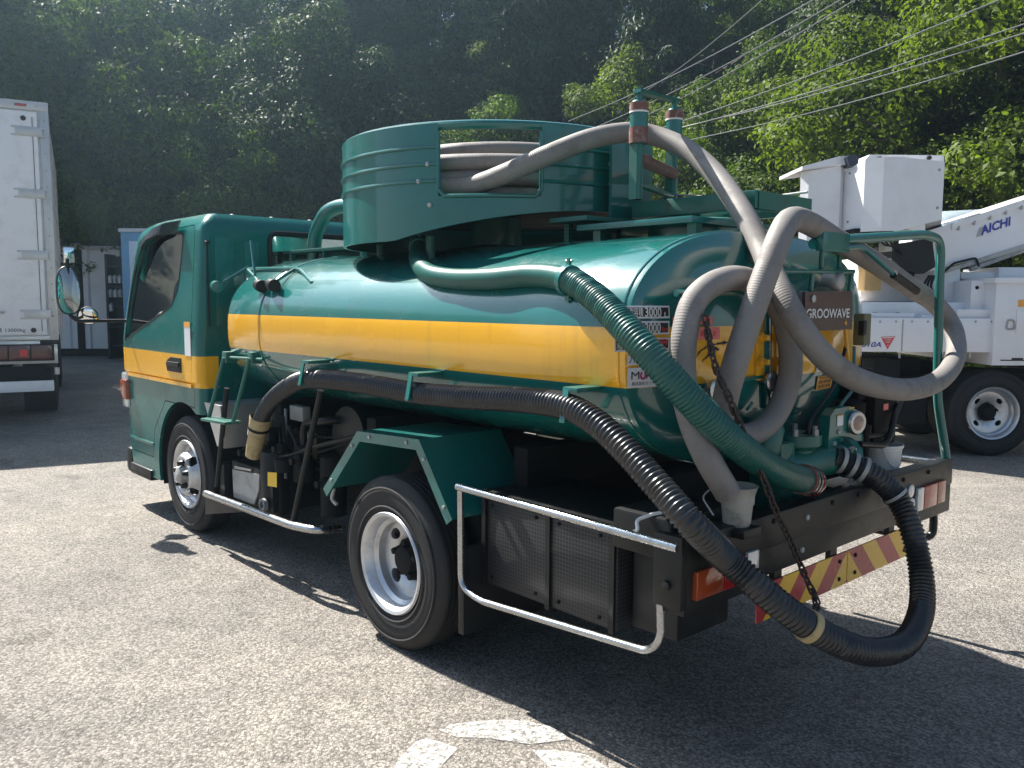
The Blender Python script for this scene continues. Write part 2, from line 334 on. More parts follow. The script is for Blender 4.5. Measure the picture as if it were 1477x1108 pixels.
def asphalt():
    m = bpy.data.materials.new('asphalt'); m.use_nodes = True; n = m.node_tree.nodes; l = m.node_tree.links; b = n['Principled BSDF']
    tc = n.new('ShaderNodeTexCoord'); b.inputs['Roughness'].default_value = 0.85; b.inputs['Specular IOR Level'].default_value = 0.3
    v = n.new('ShaderNodeTexVoronoi'); v.inputs['Scale'].default_value = 100; l.new(tc.outputs['Object'], v.inputs['Vector'])
    v2 = n.new('ShaderNodeTexVoronoi'); v2.inputs['Scale'].default_value = 210; l.new(tc.outputs['Object'], v2.inputs['Vector'])
    ns = n.new('ShaderNodeTexNoise'); ns.inputs['Scale'].default_value = 0.7; ns.inputs['Detail'].default_value = 7; ns.inputs['Roughness'].default_value = 0.6; l.new(tc.outputs['Object'], ns.inputs['Vector'])
    ns2 = n.new('ShaderNodeTexNoise'); ns2.inputs['Scale'].default_value = 6; ns2.inputs['Detail'].default_value = 6; l.new(tc.outputs['Object'], ns2.inputs['Vector'])
    r = n.new('ShaderNodeValToRGB'); e = r.color_ramp.elements; e[0].position = 0.0; e[0].color = (0.14, 0.130, 0.119, 1); e[1].position = 1.0; e[1].color = (0.35, 0.325, 0.297, 1)
    sp = n.new('ShaderNodeSeparateColor'); l.new(v.outputs['Color'], sp.inputs[0]); l.new(sp.outputs[0], r.inputs[0])
    # bitumen between the stones
    r2 = n.new('ShaderNodeValToRGB'); r2.color_ramp.elements[0].position = 0.42; r2.color_ramp.elements[0].color = (1, 1, 1, 1); r2.color_ramp.elements[1].position = 0.75; r2.color_ramp.elements[1].color = (0.6, 0.59, 0.58, 1); l.new(v.outputs['Distance'], r2.inputs[0])
    x = n.new('ShaderNodeMix'); x.data_type = 'RGBA'; x.blend_type = 'MULTIPLY'; x.inputs[0].default_value = 1.0; l.new(r.outputs[0], x.inputs[6]); l.new(r2.outputs[0], x.inputs[7])
    # worn and stained patches
    r3 = n.new('ShaderNodeValToRGB'); r3.color_ramp.elements[0].position = 0.3; r3.color_ramp.elements[0].color = (0.72, 0.72, 0.73, 1); r3.color_ramp.elements[1].position = 0.7; r3.color_ramp.elements[1].color = (1.18, 1.15, 1.1, 1); l.new(ns.outputs['Fac'], r3.inputs[0])
    y = n.new('ShaderNodeMix'); y.data_type = 'RGBA'; y.blend_type = 'MULTIPLY'; y.inputs[0].default_value = 1.0; l.new(x.outputs[2], y.inputs[6]); l.new(r3.outputs[0], y.inputs[7])
    r4 = n.new('ShaderNodeValToRGB'); r4.color_ramp.elements[0].position = 0.3; r4.color_ramp.elements[0].color = (0.85, 0.85, 0.85, 1); r4.color_ramp.elements[1].position = 0.7; r4.color_ramp.elements[1].color = (1.1, 1.1, 1.1, 1); l.new(ns2.outputs['Fac'], r4.inputs[0])
    z = n.new('ShaderNodeMix'); z.data_type = 'RGBA'; z.blend_type = 'MULTIPLY'; z.inputs[0].default_value = 1.0; l.new(y.outputs[2], z.inputs[6]); l.new(r4.outputs[0], z.inputs[7])
    # oil drips and stains, long hair cracks
    ns3 = n.new('ShaderNodeTexNoise'); ns3.inputs['Scale'].default_value = 1.9; ns3.inputs['Detail'].default_value = 4; ns3.inputs['Distortion'].default_value = .6; l.new(tc.outputs['Object'], ns3.inputs['Vector'])
    r5 = n.new('ShaderNodeValToRGB'); r5.color_ramp.elements[0].position = .63; r5.color_ramp.elements[0].color = (1, 1, 1, 1); r5.color_ramp.elements[1].position = .74; r5.color_ramp.elements[1].color = (.62, .61, .6, 1); l.new(ns3.outputs['Fac'], r5.inputs[0])
    z2 = n.new('ShaderNodeMix'); z2.data_type = 'RGBA'; z2.blend_type = 'MULTIPLY'; z2.inputs[0].default_value = 1.0; l.new(z.outputs[2], z2.inputs[6]); l.new(r5.outputs[0], z2.inputs[7])
    wv = n.new('ShaderNodeTexNoise'); wv.inputs['Scale'].default_value = 1.3; wv.inputs['Detail'].default_value = 6; l.new(tc.outputs['Object'], wv.inputs['Vector'])
    vm = n.new('ShaderNodeVectorMath'); vm.operation = 'MULTIPLY_ADD'; vm.inputs[1].default_value = (.9, .9, .9); l.new(wv.outputs['Color'], vm.inputs[0]); l.new(tc.outputs['Object'], vm.inputs[2])
    vc = n.new('ShaderNodeTexVoronoi'); vc.feature = 'DISTANCE_TO_EDGE'; vc.inputs['Scale'].default_value = .42; l.new(vm.outputs[0], vc.inputs['Vector'])
    r6 = n.new('ShaderNodeValToRGB'); r6.color_ramp.elements[0].position = .0015; r6.color_ramp.elements[0].color = (.35, .34, .33, 1); r6.color_ramp.elements[1].position = .004; r6.color_ramp.elements[1].color = (1, 1, 1, 1); l.new(vc.outputs['Distance'], r6.inputs[0])
    z3 = n.new('ShaderNodeMix'); z3.data_type = 'RGBA'; z3.blend_type = 'MULTIPLY'; z3.inputs[0].default_value = .22; l.new(z2.outputs[2], z3.inputs[6]); l.new(r6.outputs[0], z3.inputs[7])
    l.new(z3.outputs[2], b.inputs['Base Color'])
    h = n.new('ShaderNodeMath'); h.operation = 'ADD'; l.new(v.outputs['Distance'], h.inputs[0]); l.new(v2.outputs['Distance'], h.inputs[1])
    p = n.new('ShaderNodeBump'); p.inputs['Strength'].default_value = 0.7; p.inputs['Distance'].default_value = 0.006; p.invert = True; l.new(h.outputs[0], p.inputs['Height']); l.new(p.outputs[0], b.inputs['Normal'])
    return m
M['asphalt'] = asphalt()
def road_paint():
    m = mat('worn_road_paint', (0.55, 0.545, 0.52), 0.8, var=0.12, vscale=25, bump=0.6, bscale=130); n = m.node_tree.nodes; l = m.node_tree.links; b = n['Principled BSDF']
    tc = n.new('ShaderNodeTexCoord'); t = n.new('ShaderNodeTexNoise'); t.inputs['Scale'].default_value = 38; t.inputs['Detail'].default_value = 10; t.inputs['Roughness'].default_value = 0.85; l.new(tc.outputs['Object'], t.inputs['Vector'])
    r = n.new('ShaderNodeValToRGB'); r.color_ramp.elements[0].position = 0.40; r.color_ramp.elements[1].position = 0.60; l.new(t.outputs['Fac'], r.inputs[0]); l.new(r.outputs[0], b.inputs['Alpha'])
    return m
M['paint'] = road_paint()
def foliage(name, col, trans, var=0.35):
    m = bpy.data.materials.new(name); m.use_nodes = True; n = m.node_tree.nodes; l = m.node_tree.links; b = n['Principled BSDF']
    b.inputs['Roughness'].default_value = 0.6; b.inputs['Specular IOR Level'].default_value = 0.18
    at_ = n.new('ShaderNodeAttribute'); at_.attribute_name = 'tone'; oi = n.new('ShaderNodeObjectInfo')
    r = n.new('ShaderNodeValToRGB'); e = r.color_ramp.elements; e[0].color = (*[c * 0.55 for c in col], 1); e[1].color = (col[0] * 1.5, col[1] * 1.35, col[2] * 1.05, 1); l.new(at_.outputs['Fac'], r.inputs[0])
    hs = n.new('ShaderNodeHueSaturation'); mr = n.new('ShaderNodeMapRange'); mr.inputs[3].default_value = 0.7; mr.inputs[4].default_value = 1.3; l.new(oi.outputs['Random'], mr.inputs[0]); l.new(mr.outputs[0], hs.inputs['Value']); l.new(r.outputs[0], hs.inputs['Color'])
    l.new(hs.outputs[0], b.inputs['Base Color'])
    t = n.new('ShaderNodeBsdfTranslucent'); tr = n.new('ShaderNodeMix'); tr.data_type = 'RGBA'; tr.blend_type = 'MULTIPLY'; tr.inputs[0].default_value = 1; tr.inputs[7].default_value = (1.5, 1.6, 0.5, 1); l.new(hs.outputs[0], tr.inputs[6]); l.new(tr.outputs[2], t.inputs[0])
    x = n.new('ShaderNodeMixShader'); x.inputs[0].default_value = trans; l.new(b.outputs[0], x.inputs[1]); l.new(t.outputs[0], x.inputs[2]); l.new(x.outputs[0], n['Material Output'].inputs[0])
    return m
M['leaf_a'] = foliage('broadleaf_green', (0.065, 0.115, 0.022), 0.35); M['leaf_b'] = foliage('dark_evergreen', (0.036, 0.07, 0.02), 0.25)
M['leaf_c'] = foliage('light_green', (0.095, 0.15, 0.028), 0.4); M['leaf_d'] = foliage('cedar_needles', (0.035, 0.066, 0.034), 0.2)
M['bark'] = mat('bark', (0.06, 0.048, 0.036), 0.9, var=0.4, vscale=5, bump=0.6, bscale=12)
M['soil'] = mat('forest_floor', (0.03, 0.034, 0.016), 0.95, var=0.5, vscale=1.2, bump=0.6, bscale=3)

# ------------------------------------------------------------------ ground, hill
g = MB().add([(-400, -400, 0), (400, -400, 0), (400, 400, 0), (-400, 400, 0)], [(0, 1, 2, 3)]).build('asphalt_yard', M['asphalt'], smooth=0)
g['kind'] = 'structure'
mk = thing('road_marking', 'worn white painted strokes on the asphalt beside the truck shadow', 'road marking', at(700, 1070, Z=0.0))
def gpoly(px): return [at(x, y, Z=0.004) for x, y in px]
for poly in ([(634, 1053), (650, 1045), (690, 1040), (725, 1038), (760, 1040), (795, 1048), (815, 1060), (822, 1066), (790, 1070), (765, 1073), (740, 1070), (700, 1064), (660, 1063)],
             [(560, 1125), (575, 1095), (600, 1069), (615, 1065), (640, 1071), (660, 1080), (645, 1095), (632, 1110), (622, 1130)],
             [(768, 1082), (800, 1082), (840, 1087), (852, 1092), (880, 1110), (895, 1130), (800, 1130), (790, 1105)]):
    P = gpoly(poly); MB().add(P, [tuple(range(len(P)))]).build('paint_stroke', M['paint'], mk, smooth=0)

HF = Vector((CAM.x, CAM.y, 0))
def foot(a):      # distance of the foot of the wooded slope, a = angle of view right of centre
    return 30.0 - 4.5 * max(0, min(1, (a + 28) / 10.0)) - 8.0 * max(0, min(1, (a + 8) / 38.0))
def hill_pt(a, d, jitter=True):
    v = RW @ Vector((math.sin(R_(a)), 0, math.cos(R_(a)))); v.z = 0; v.normalize()
    r = foot(a) + d; z = hz(a, d)
    p = HF + v * r; p.z = z; return p
def hz(a, d):
    if d <= 0: return 0.0
    return 0.62 * d - 0.62 * 1.5 * (1 - math.exp(-d / 1.5)) + 0.5 * math.sin(a * .23 + d * .5) * min(1, d / 6)
hv = []; hf = []; A = list(range(-80, 81, 4)); D = [-0.5, 0, 1, 2, 3, 5, 7, 10, 13, 17, 22, 28, 34, 42]
for a in A:
    for d_ in D:
        p = hill_pt(a, d_)
        if d_ < 0: p.z = -0.3
        if d_ > 30: p.z -= (d_ - 30) * 0.5
        hv.append(p)
for i in range(len(A) - 1):
    for j in range(len(D) - 1): k = i * len(D) + j; hf.append((k, k + 1, k + len(D) + 1, k + len(D)))
hill = MB().add(hv, hf).build('hillside', M['soil'], smooth=60); hill['kind'] = 'structure'

# ------------------------------------------------------------------ trees
def quads(name, v, tone):
    n = len(v)
    me = bpy.data.meshes.new(name); me.vertices.add(n * 4); me.vertices.foreach_set('co', v.reshape(-1))
    me.loops.add(n * 4); me.loops.foreach_set('vertex_index', np.arange(n * 4, dtype=np.int32)); me.polygons.add(n)
    me.polygons.foreach_set('loop_start', np.arange(0, n * 4, 4, dtype=np.int32)); me.polygons.foreach_set('loop_total', np.full(n, 4, dtype=np.int32))
    a = me.attributes.new('tone', 'FLOAT', 'FACE'); a.data.foreach_set('value', np.clip(tone, 0, 1).astype(np.float32)); me.update(calc_edges=True)
    return me
def leaf_mesh(name, centres, per, spread, size, up=0.5, droop=0.0, aspect=0.5):
    """many small folded leaves round the twig ends; tone varies from clump to clump"""
    C = np.asarray(centres); n = len(C) * per
    base = np.repeat(C, per, 0) + rng.normal(0, 1, (n, 3)) * np.asarray(spread) * 0.5
    tone = np.repeat(rng.uniform(0.1, 0.9, len(C)), per) + rng.normal(0, .13, n)
    off = base - np.repeat(C, per, 0); off /= (np.linalg.norm(off, axis=1)[:, None] + 1e-6); nrm = rng.normal(0, .55, (n, 3)) + off * 0.9; nrm[:, 2] += up * 1.4; nrm /= np.linalg.norm(nrm, axis=1)[:, None]
    t = rng.normal(0, 1, (n, 3)); t[:, 2] -= droop; t -= nrm * (t * nrm).sum(1)[:, None]; t /= np.linalg.norm(t, axis=1)[:, None]
    b = np.cross(nrm, t); s = size * rng.uniform(.6, 1.35, n)[:, None]
    v = np.empty((n, 4, 3)); v[:, 0] = base; v[:, 1] = base + t * s * .5 + b * s * aspect * .5 + nrm * s * .1; v[:, 2] = base + t * s - nrm * s * .12; v[:, 3] = base + t * s * .5 - b * s * aspect * .5 + nrm * s * .1
    return quads(name, v, tone)
def puff_mesh(name, puffs, per, size, aspect=.5):
    """leaves laid shell-wise round every clump (centre, radius): lit tops, dark undersides"""
    n_ = [max(40, int(per * p[1] ** 2)) for p in puffs]; n = sum(n_); rep_ = np.repeat(np.arange(len(puffs)), n_)
    C = np.array([tuple(p[0]) for p in puffs])[rep_]; Rr = np.array([p[1] for p in puffs])[rep_]
    d = rng.normal(0, 1, (n, 3)); d /= np.linalg.norm(d, axis=1)[:, None]; d[:, 2] *= .72
    lump = 1 + .22 * np.sin(d[:, 0] * 5 + rep_ * 1.7) * np.sin(d[:, 1] * 6 + rep_) + .15 * np.sin(d[:, 2] * 9 + rep_ * 2.1)
    base = C + d * (Rr * lump * rng.uniform(.55, 1.12, n) ** .6)[:, None]
    tone = np.clip(rng.uniform(.15, .85, len(puffs))[rep_] + rng.normal(0, .16, n), 0, 1)
    nrm = d * 1.0 + rng.normal(0, .5, (n, 3)); nrm[:, 2] += .45; nrm /= np.linalg.norm(nrm, axis=1)[:, None]
    t = rng.normal(0, 1, (n, 3)) + d * .6; t[:, 2] -= .5; t -= nrm * (t * nrm).sum(1)[:, None]; t /= np.linalg.norm(t, axis=1)[:, None]
    b = np.cross(nrm, t); s_ = size * rng.uniform(.55, 1.4, n)[:, None]
    v = np.empty((n, 4, 3)); v[:, 0] = base; v[:, 1] = base + t * s_ * .5 + b * s_ * aspect * .5 + nrm * s_ * .1; v[:, 2] = base + t * s_ - nrm * s_ * .12; v[:, 3] = base + t * s_ * .5 - b * s_ * aspect * .5 + nrm * s_ * .1
    return quads(name, v, tone)
def broadleaf(h, rad, low, nb, seed):
    """trunk with limbs, each limb ends in a leafy clump; returns (trunk MB, clumps)"""
    r = random.Random(seed); mb = MB(); puffs = []
    tr = h * 0.016 + 0.03; th = h * .8
    tp = [Vector((0, 0, -0.8))]
    for i in range(1, 7): tp.append(Vector((r.uniform(-.12, .12) * i * .5, r.uniform(-.12, .12) * i * .5, th * i / 6)))
    mb.tube(tp, [tr * (1.3 - .19 * i) for i in range(7)], 8)
    for k in range(nb):
        f = (k + .5) / nb; zc = low + (1 - low) * f; w = math.sqrt(max(0, 1 - (2 * zc - .95 - .0) ** 2 * .95)) * rad * r.uniform(.55, 1.05)
        if k > nb * .9: w *= .4
        az = k * 2.4 + r.uniform(-.5, .5); c = Vector((math.cos(az) * w, math.sin(az) * w, h * (zc * .93 + r.uniform(-.04, .04))))
        rp = rad * r.uniform(.2, .36) * (1.0 if zc < .8 else .8); puffs.append((c, rp))
        bz_ = max(.1, min(.95, (c.z - w * .45) / th)); q = bz_ * 6; base = tp[min(5, int(q))].lerp(tp[min(6, int(q) + 1)], q - int(q))
        L = catmull([base, base.lerp(c, .5) + Vector((0, 0, -.06 * w)), c], 4); mb.tube(L, [tr * .4 * (1 - .8 * i / (len(L) - 1)) for i in range(len(L))], 5)
        for _ in range(3):
            dd = Vector((r.gauss(0, 1), r.gauss(0, 1), r.gauss(.2, .7))).normalized() * rp; mb.tube([L[-3], c + dd * .95], [tr * .12, tr * .03], 4)
            if r.random() < .75: puffs.append((c + dd * .9, rp * r.uniform(.4, .62)))
    return mb, puffs
def conifer(h, rad, seed):
    r = random.Random(seed); mb = MB(); ends = []; tr = h * .014 + .04
    mb.tube([(0, 0, -.6), (0.05, 0, h * .5), (0, 0.04, h)], [tr * 1.2, tr * .7, .02], 8)
    k = 0; z = h * .12
    while z < h * .98:
        w = rad * (1 - z / h) ** .8 * r.uniform(.75, 1.1) + .12; az = k * 2.4 + r.uniform(-.3, .3); k += 1
        d = Vector((math.cos(az), math.sin(az), 0)); base = Vector((0, 0, z)); tip = base + d * w + Vector((0, 0, -w * .28))
        L = catmull([base, base + d * w * .5 + Vector((0, 0, w * .08)), tip], 5); mb.tube(L, [.03 * (1 - .8 * i / (len(L) - 1)) for i in range(len(L))], 4)
        sd = Vector((-d.y, d.x, 0))
        for q in range(1, len(L)):
            f = q / (len(L) - 1)
            for s in (-1, 0, 1): ends.append(L[q] + sd * s * w * .28 * (1.15 - f) + Vector((0, 0, -.1 * abs(s) - r.random() * .12)))
        z += h * .0145
    return mb, ends
TREES = {}
def proto(key, mb, ends, per, spread, size, lm, **kw):
    tm = mb.mesh('trunk', 50); tm.materials.append(M['bark'])
    cm = leaf_mesh('crown', [tuple(e) for e in ends], per, spread, size, **kw); cm.materials.append(lm); TREES[key] = (tm, cm)
def proto2(key, mb, puffs, per, size, lm):
    tm = mb.mesh('trunk', 50); tm.materials.append(M['bark']); cm = puff_mesh('crown', puffs, per, size); cm.materials.append(lm); TREES[key] = (tm, cm)
for k in range(3):
    mb, e = broadleaf(10.0, 3.5, .28, 30, 20 + k); proto2('oak%d' % k, mb, e, 1000, .14, M['leaf_b'])
    mb, e = broadleaf(7.8, 2.9, .2, 26, 40 + k); proto2('light%d' % k, mb, e, 2100, .105, M['leaf_a' if k else 'leaf_c'])
for k in range(2):
    mb, e = broadleaf(3.4, 1.9, .12, 20, 60 + k); proto2('shrub%d' % k, mb, e, 2600, .095, M['leaf_c' if k else 'leaf_a'])
mb, e = conifer(12, 3.0, 5); proto('cedar', mb, e, 26, (.5, .5, .22), .24, M['leaf_d'], up=.2, droop=.9, aspect=.22)
KIND = {'oak': ('broadleaf_tree', 'dark evergreen broadleaf tree on the shaded wooded slope behind the trucks', 'tree', 'broadleaf trees on the slope'),
        'light': ('leafy_tree', 'light green leafy tree catching sunlight on the wooded slope', 'tree', 'light green trees on the slope'),
        'shrub': ('shrub', 'low bushy shrub at the foot of the wooded slope', 'shrub', 'shrubs at the foot of the slope'),
        'cedar': ('cedar_tree', 'tall cedar with drooping needle sprays on the wooded slope', 'tree', 'cedars on the slope')}
def plant(key, a, d_, s=1.0, lean=0.0):
    p = hill_pt(a, d_); nm, lab, cat, grp = KIND[key.rstrip('0123456789')]
    tier = 'at the foot of the slope' if d_ < 4 else 'part-way up the slope' if d_ < 11 else 'high on the slope'
    if key[:3] in ('oak', 'lig', 'ced'): lab = {'oak': 'dark evergreen broadleaf tree with a dense rounded crown ', 'lig': 'light green leafy tree with bright sunlit clumps ', 'ced': 'cedar with drooping needle sprays '}[key[:3]] + tier; grp = grp.replace('on the slope', tier)
    o = thing(nm, lab, cat, p, random.uniform(0, 6.28), grp, local=True); sz = s * random.uniform(.9, 1.12); o.scale = (sz * random.uniform(.92, 1.1), sz, sz * random.uniform(.92, 1.1))
    for n_, me in zip(('trunk', 'crown'), TREES[key]):
        c = bpy.data.objects.new(n_, me); COL.objects.link(c); c.parent = o
    return o
rr = random.Random(3)
def pick(*o): return rr.choice(o) + str(rr.randrange(3))
for a in range(-46, 47, 6):                       # front rank, shrubs first
    plant('shrub%d' % rr.randrange(2), a + rr.uniform(-2, 2), rr.uniform(-.3, 1.0), rr.uniform(.8, 1.25))
for a in range(-45, 48, 9):
    k = pick('oak') if a < 0 else pick('light', 'light', 'oak'); plant(k, a + rr.uniform(-2, 2), rr.uniform(1.8, 3.4) + (3 if a < -8 else 0), .95 if a < 0 else .9)
for a in range(-48, 49, 10):
    k = pick('oak', 'oak', 'light') if a < 4 else pick('light', 'light', 'oak'); plant(k, a + rr.uniform(-2, 2), rr.uniform(7.0, 9.5), 1.1 if a < 4 else 1.0)
for a in range(-46, 47, 8): plant(pick('oak', 'oak', 'light'), a + rr.uniform(-2, 2), rr.uniform(12, 15), 1.2)
for a in range(-48, 49, 9): plant(pick('oak'), a + rr.uniform(-2, 2), rr.uniform(17, 20), 1.3)
for a, d_, k in ((-42, 1.2, 1.55), (-36.5, 2.0, 1.6)): plant(pick('oak'), a, d_, k)  # oversized oaks out of view, added to shade the ground beyond the box truck
for a, d_, k in ((-24.5, -1.0, 1.2), (-18.0, .6, 1.0), (-13.0, 2.5, .95), (-28.5, 2.5, 1.15)): plant((pick('light') if a in (-24.5, -18.0) else pick('oak')), a, d_, k)
for a, d_, k in ((9, .6, .75), (13, 1.8, .85), (17, .8, .8), (21, 2.0, .95), (25.5, 1.2, 1.0), (30, .9, 1.05), (34, 1.5, 1.0)): plant(pick('light'), a, d_, k)
plant('cedar', 9.5, 4.0, 1.0); plant('cedar', 2.0, 5.5, 1.15); plant('cedar', -9.0, 6.0, 1.25); plant('cedar', 21.0, 3.0, .8); plant('cedar', -30.0, 7, 1.2)

# ------------------------------------------------------------------ overhead wires
def wire(p0, p1, d0, d1, ext=0.35):
    def w(p, dd): return CAM + (RW @ Vector(((p[0] - PX) / FPX, (p[1] - PY) / FPX, 1))) * dd
    a, b = w(p0, d0), w(p1, d1); b = b + (b - a) * ext
    pts = [a.lerp(b, i / 24) - Vector((0, 0, 1.0)) * 0.15 * math.sin(math.pi * i / 24) for i in range(25)]
    o = MB().tube(pts, 0.008, 6).build('power_line', M['black_wire']); tag(o, 'thin overhead power line crossing in front of the wooded slope', 'power line', 'overhead power lines'); return o
M['black_wire'] = mat('wire_sheath', (0.13, 0.14, 0.15), 0.4)
for p0, p1 in (((820, 175), (1150, 0)), ((845, 190), (1190, 0)), ((860, 200), (1212, 0)), ((900, 150), (1085, 0)), ((860, 215), (1410, 0)), ((900, 205), (1477, 22)), ((930, 195), (1477, 35)), ((980, 205), (1477, 62))):
    wire(p0, p1, 18.0, 10.5)

# ================================================================== VACUUM TANK TRUCK (front towards -X, right side towards +Y)
TY = 0.90                                   # centre line
TRUCK = thing('vacuum_truck', 'green vacuum tank truck with a yellow stripe and hose drum on top', 'truck', (-1.1, TY, 0))
def part(mb, name, m, parent=None, smooth=30, label=None): return mb.build(name, m, parent or TRUCK, smooth, label)

# ---- wheels
def wheel(name, x, y, sgn, dual, parent, root_base=None, R=0.38, rim_r=0.222, w=0.185):
    """sgn: -1 outer face looks to -Y.  tyre > rim (> nuts)"""
    c = Vector((x, y, R)); ax = (0, -sgn, 0)  # axis pointing inwards
    def tyre(off):
        p = [(0.03, rim_r - .004), (0.006, rim_r + .01), (0.0, rim_r + .045), (-0.004, rim_r + .085), (0.004, R - .035), (0.018, R - .012), (0.03, R - .002)]
        for k in range(5):
            a = .03 + (w - .06) * k / 5; b2 = .03 + (w - .06) * (k + 1) / 5
            p += [(a + .006, R), (b2 - .006, R), (b2 - .004, R - .009), (b2 + .004, R - .009)] if k < 4 else [(a + .006, R), (b2, R)]
        p += [(w - .012, R - .012), (w, R - .045), (w, rim_r + .05), (w - .02, rim_r)]
        return [(h + off, r) for h, r in p]
    mb = MB(); mb.lathe(tyre(0), c, ax, 72, cap=False)
    if dual: mb.lathe(tyre(w + .045), c, ax, 72, cap=False)
    # sidewall ribs
    for r_ in (rim_r + .028, R - .05): mb.lathe([(-.004, r_ - .006), (-.0075, r_), (-.004, r_ + .006)], c, ax, 72, cap=False)
    wheel_o = part(mb, name, M['rubber'], parent)
    rim = MB(); dep = 0.125 if dual else 0.035          # depth of the disc behind the rim face
    rim.lathe([(0.03, rim_r - .012), (0.004, rim_r + .004), (-.004, rim_r - .002), (0.002, rim_r - .016), (0.018, rim_r - .026), (0.045, rim_r - .034), (0.06, rim_r - .05), (0.1, rim_r - .056), (max(dep + .02, .11), rim_r - .058), (.16, rim_r - .06)], c, ax, 72, cap=False)
    rim_o = part(rim, 'rim', M['steel'], wheel_o)
    axv = Vector(ax); u = Vector((1, 0, 0)); v = Vector((0, 0, 1))
    disc = MB(); r0, r1 = 0.088, rim_r - .054; nh = 4; S = 10
    def prof(r):
        t = (r - r0) / (r1 - r0)
        return (dep - .03 * math.sin(t * math.pi * .5)) if dual else (-.012 + .085 * t ** 2.2 - .03 * math.sin(math.pi * t))
    def pt(r, a): return c + axv * prof(r) + (u * math.cos(a) + v * math.sin(a)) * r
    for h in range(nh):
        a0 = math.pi / 4 + h * math.pi / 2 - math.pi / 4; a1 = a0 + math.pi / 2; am = (a0 + a1) / 2; rm = (r0 + r1) / 2 + .008
        outer = [(r1, a0 + (a1 - a0) * i / S) for i in range(S)] + [(r1 + (r0 - r1) * i / S, a1) for i in range(S)] + [(r0, a1 + (a0 - a1) * i / S) for i in range(S)] + [(r0 + (r1 - r0) * i / S, a0) for i in range(S)]
        hole = []
        for (r_, a_) in outer:
            th = math.atan2((r_ - rm), (a_ - am) * rm); hole.append((rm + .023 * math.sin(th), am + .034 * math.cos(th) / rm))
        rings = [[pt(h2[0] + (o2[0] - h2[0]) * t, h2[1] + (o2[1] - h2[1]) * t) for o2, h2 in zip(outer, hole)] for t in (0, .12, .45, 1)]
        rings.insert(0, [p + axv * .02 for p in rings[0]])
        for A_, B_ in zip(rings, rings[1:]): disc.strip(A_ + A_[:1], B_ + B_[:1])
    part(disc, 'rim_disc', M['steel'], rim_o, 40)
    hub = MB()
    if dual: hub.lathe([(dep, r0 + .004), (dep - .02, r0), (dep - .025, .07), (dep - .035, .066), (dep - .055, .06), (dep - .062, .045), (dep - .064, 0)], c, ax, 40, cap=False)
    else: hub.lathe([(-.008, r0 + .004), (-.018, r0), (-.018, .062), (-.04, .058), (-.055, .05), (-.062, .03), (-.064, 0)], c, ax, 40, cap=False)
    part(hub, 'hub', M['dark'] if dual else M['galv'], rim_o, 40)
    for k in range(5):
        a = k * 2 * math.pi / 5 + .3; q = c + (u * math.cos(a) + v * math.sin(a)) * .079
        d0 = dep - .01 if dual else -.012
        part(MB().lathe([(d0, .021), (d0 - .018, .019), (d0 - .022, .016), (d0 - .045, .0145), (d0 - .048, 0)], q, ax, 6), 'wheel_nut', M['dark'] if dual else M['blackm'], rim_o, 30)
    part(MB().lathe([(.0, rim_r - .07), (.1, rim_r - .07), (.1, 0)], c + axv * (dep + .05), ax, 32), 'brake_drum', M['dark'], rim_o)
    return wheel_o
wheel('rear_wheel', -0.145, 0.0, -1, True, TRUCK); wheel('rear_wheel', -0.145, 2 * TY, 1, True, TRUCK)
wheel('front_wheel', -2.60, 0.075, -1, False, TRUCK); wheel('front_wheel', -2.60, 2 * TY - .075, 1, False, TRUCK)

# ---- chassis
for y in (TY - .38, TY + .32): part(MB().box((-3.3, y, .56), (1.3, y + .06, .76), .006), 'chassis_rail', M['dark'])
part(MB().bar((-.145, .2, .38), (-.145, 1.6, .38), .055).lathe([(-.14, 0), (-.13, .1), (-.05, .16), (.05, .16), (.13, .1), (.14, 0)], (-.145, TY, .38), (0, 1, 0), 24), 'rear_axle', M['dark'])
part(MB().box((-2.64, .25, .36), (-2.56, 1.55, .44), .02), 'front_axle', M['dark'])
for y in (.36, 1.40): part(MB().strip([Vector((-.75 + .12 * i, y, .56 - .12 * math.sin(math.pi * i / 10))) for i in range(11)], [Vector((-.75 + .12 * i, y + .07, .56 - .12 * math.sin(math.pi * i / 10))) for i in range(11)]), 'leaf_spring', M['dark'])
for x in (-1.75, -.75, .35, 1.05): part(MB().box((x, TY - .62, .762), (x + .08, TY + .62, .93), .005), 'tank_saddle', M['dark'])
part(MB().lathe([(0, 0), (.01, .12), (.7, .12), (.71, 0)], (-1.9, TY + .1, .62), (1, 0, 0), 20), 'gearbox', M['dark'])
part(MB().lathe([(0, 0), (.02, .16), (.55, .16), (.57, 0)], (-1.0, .30, .80), (0, 1, 0), 32), 'air_reservoir', M['blackm'], smooth=40, )
part(MB().box((-1.55, .55, .35), (-.65, 1.5, .72), .03), 'pump_housing', M['dark'])

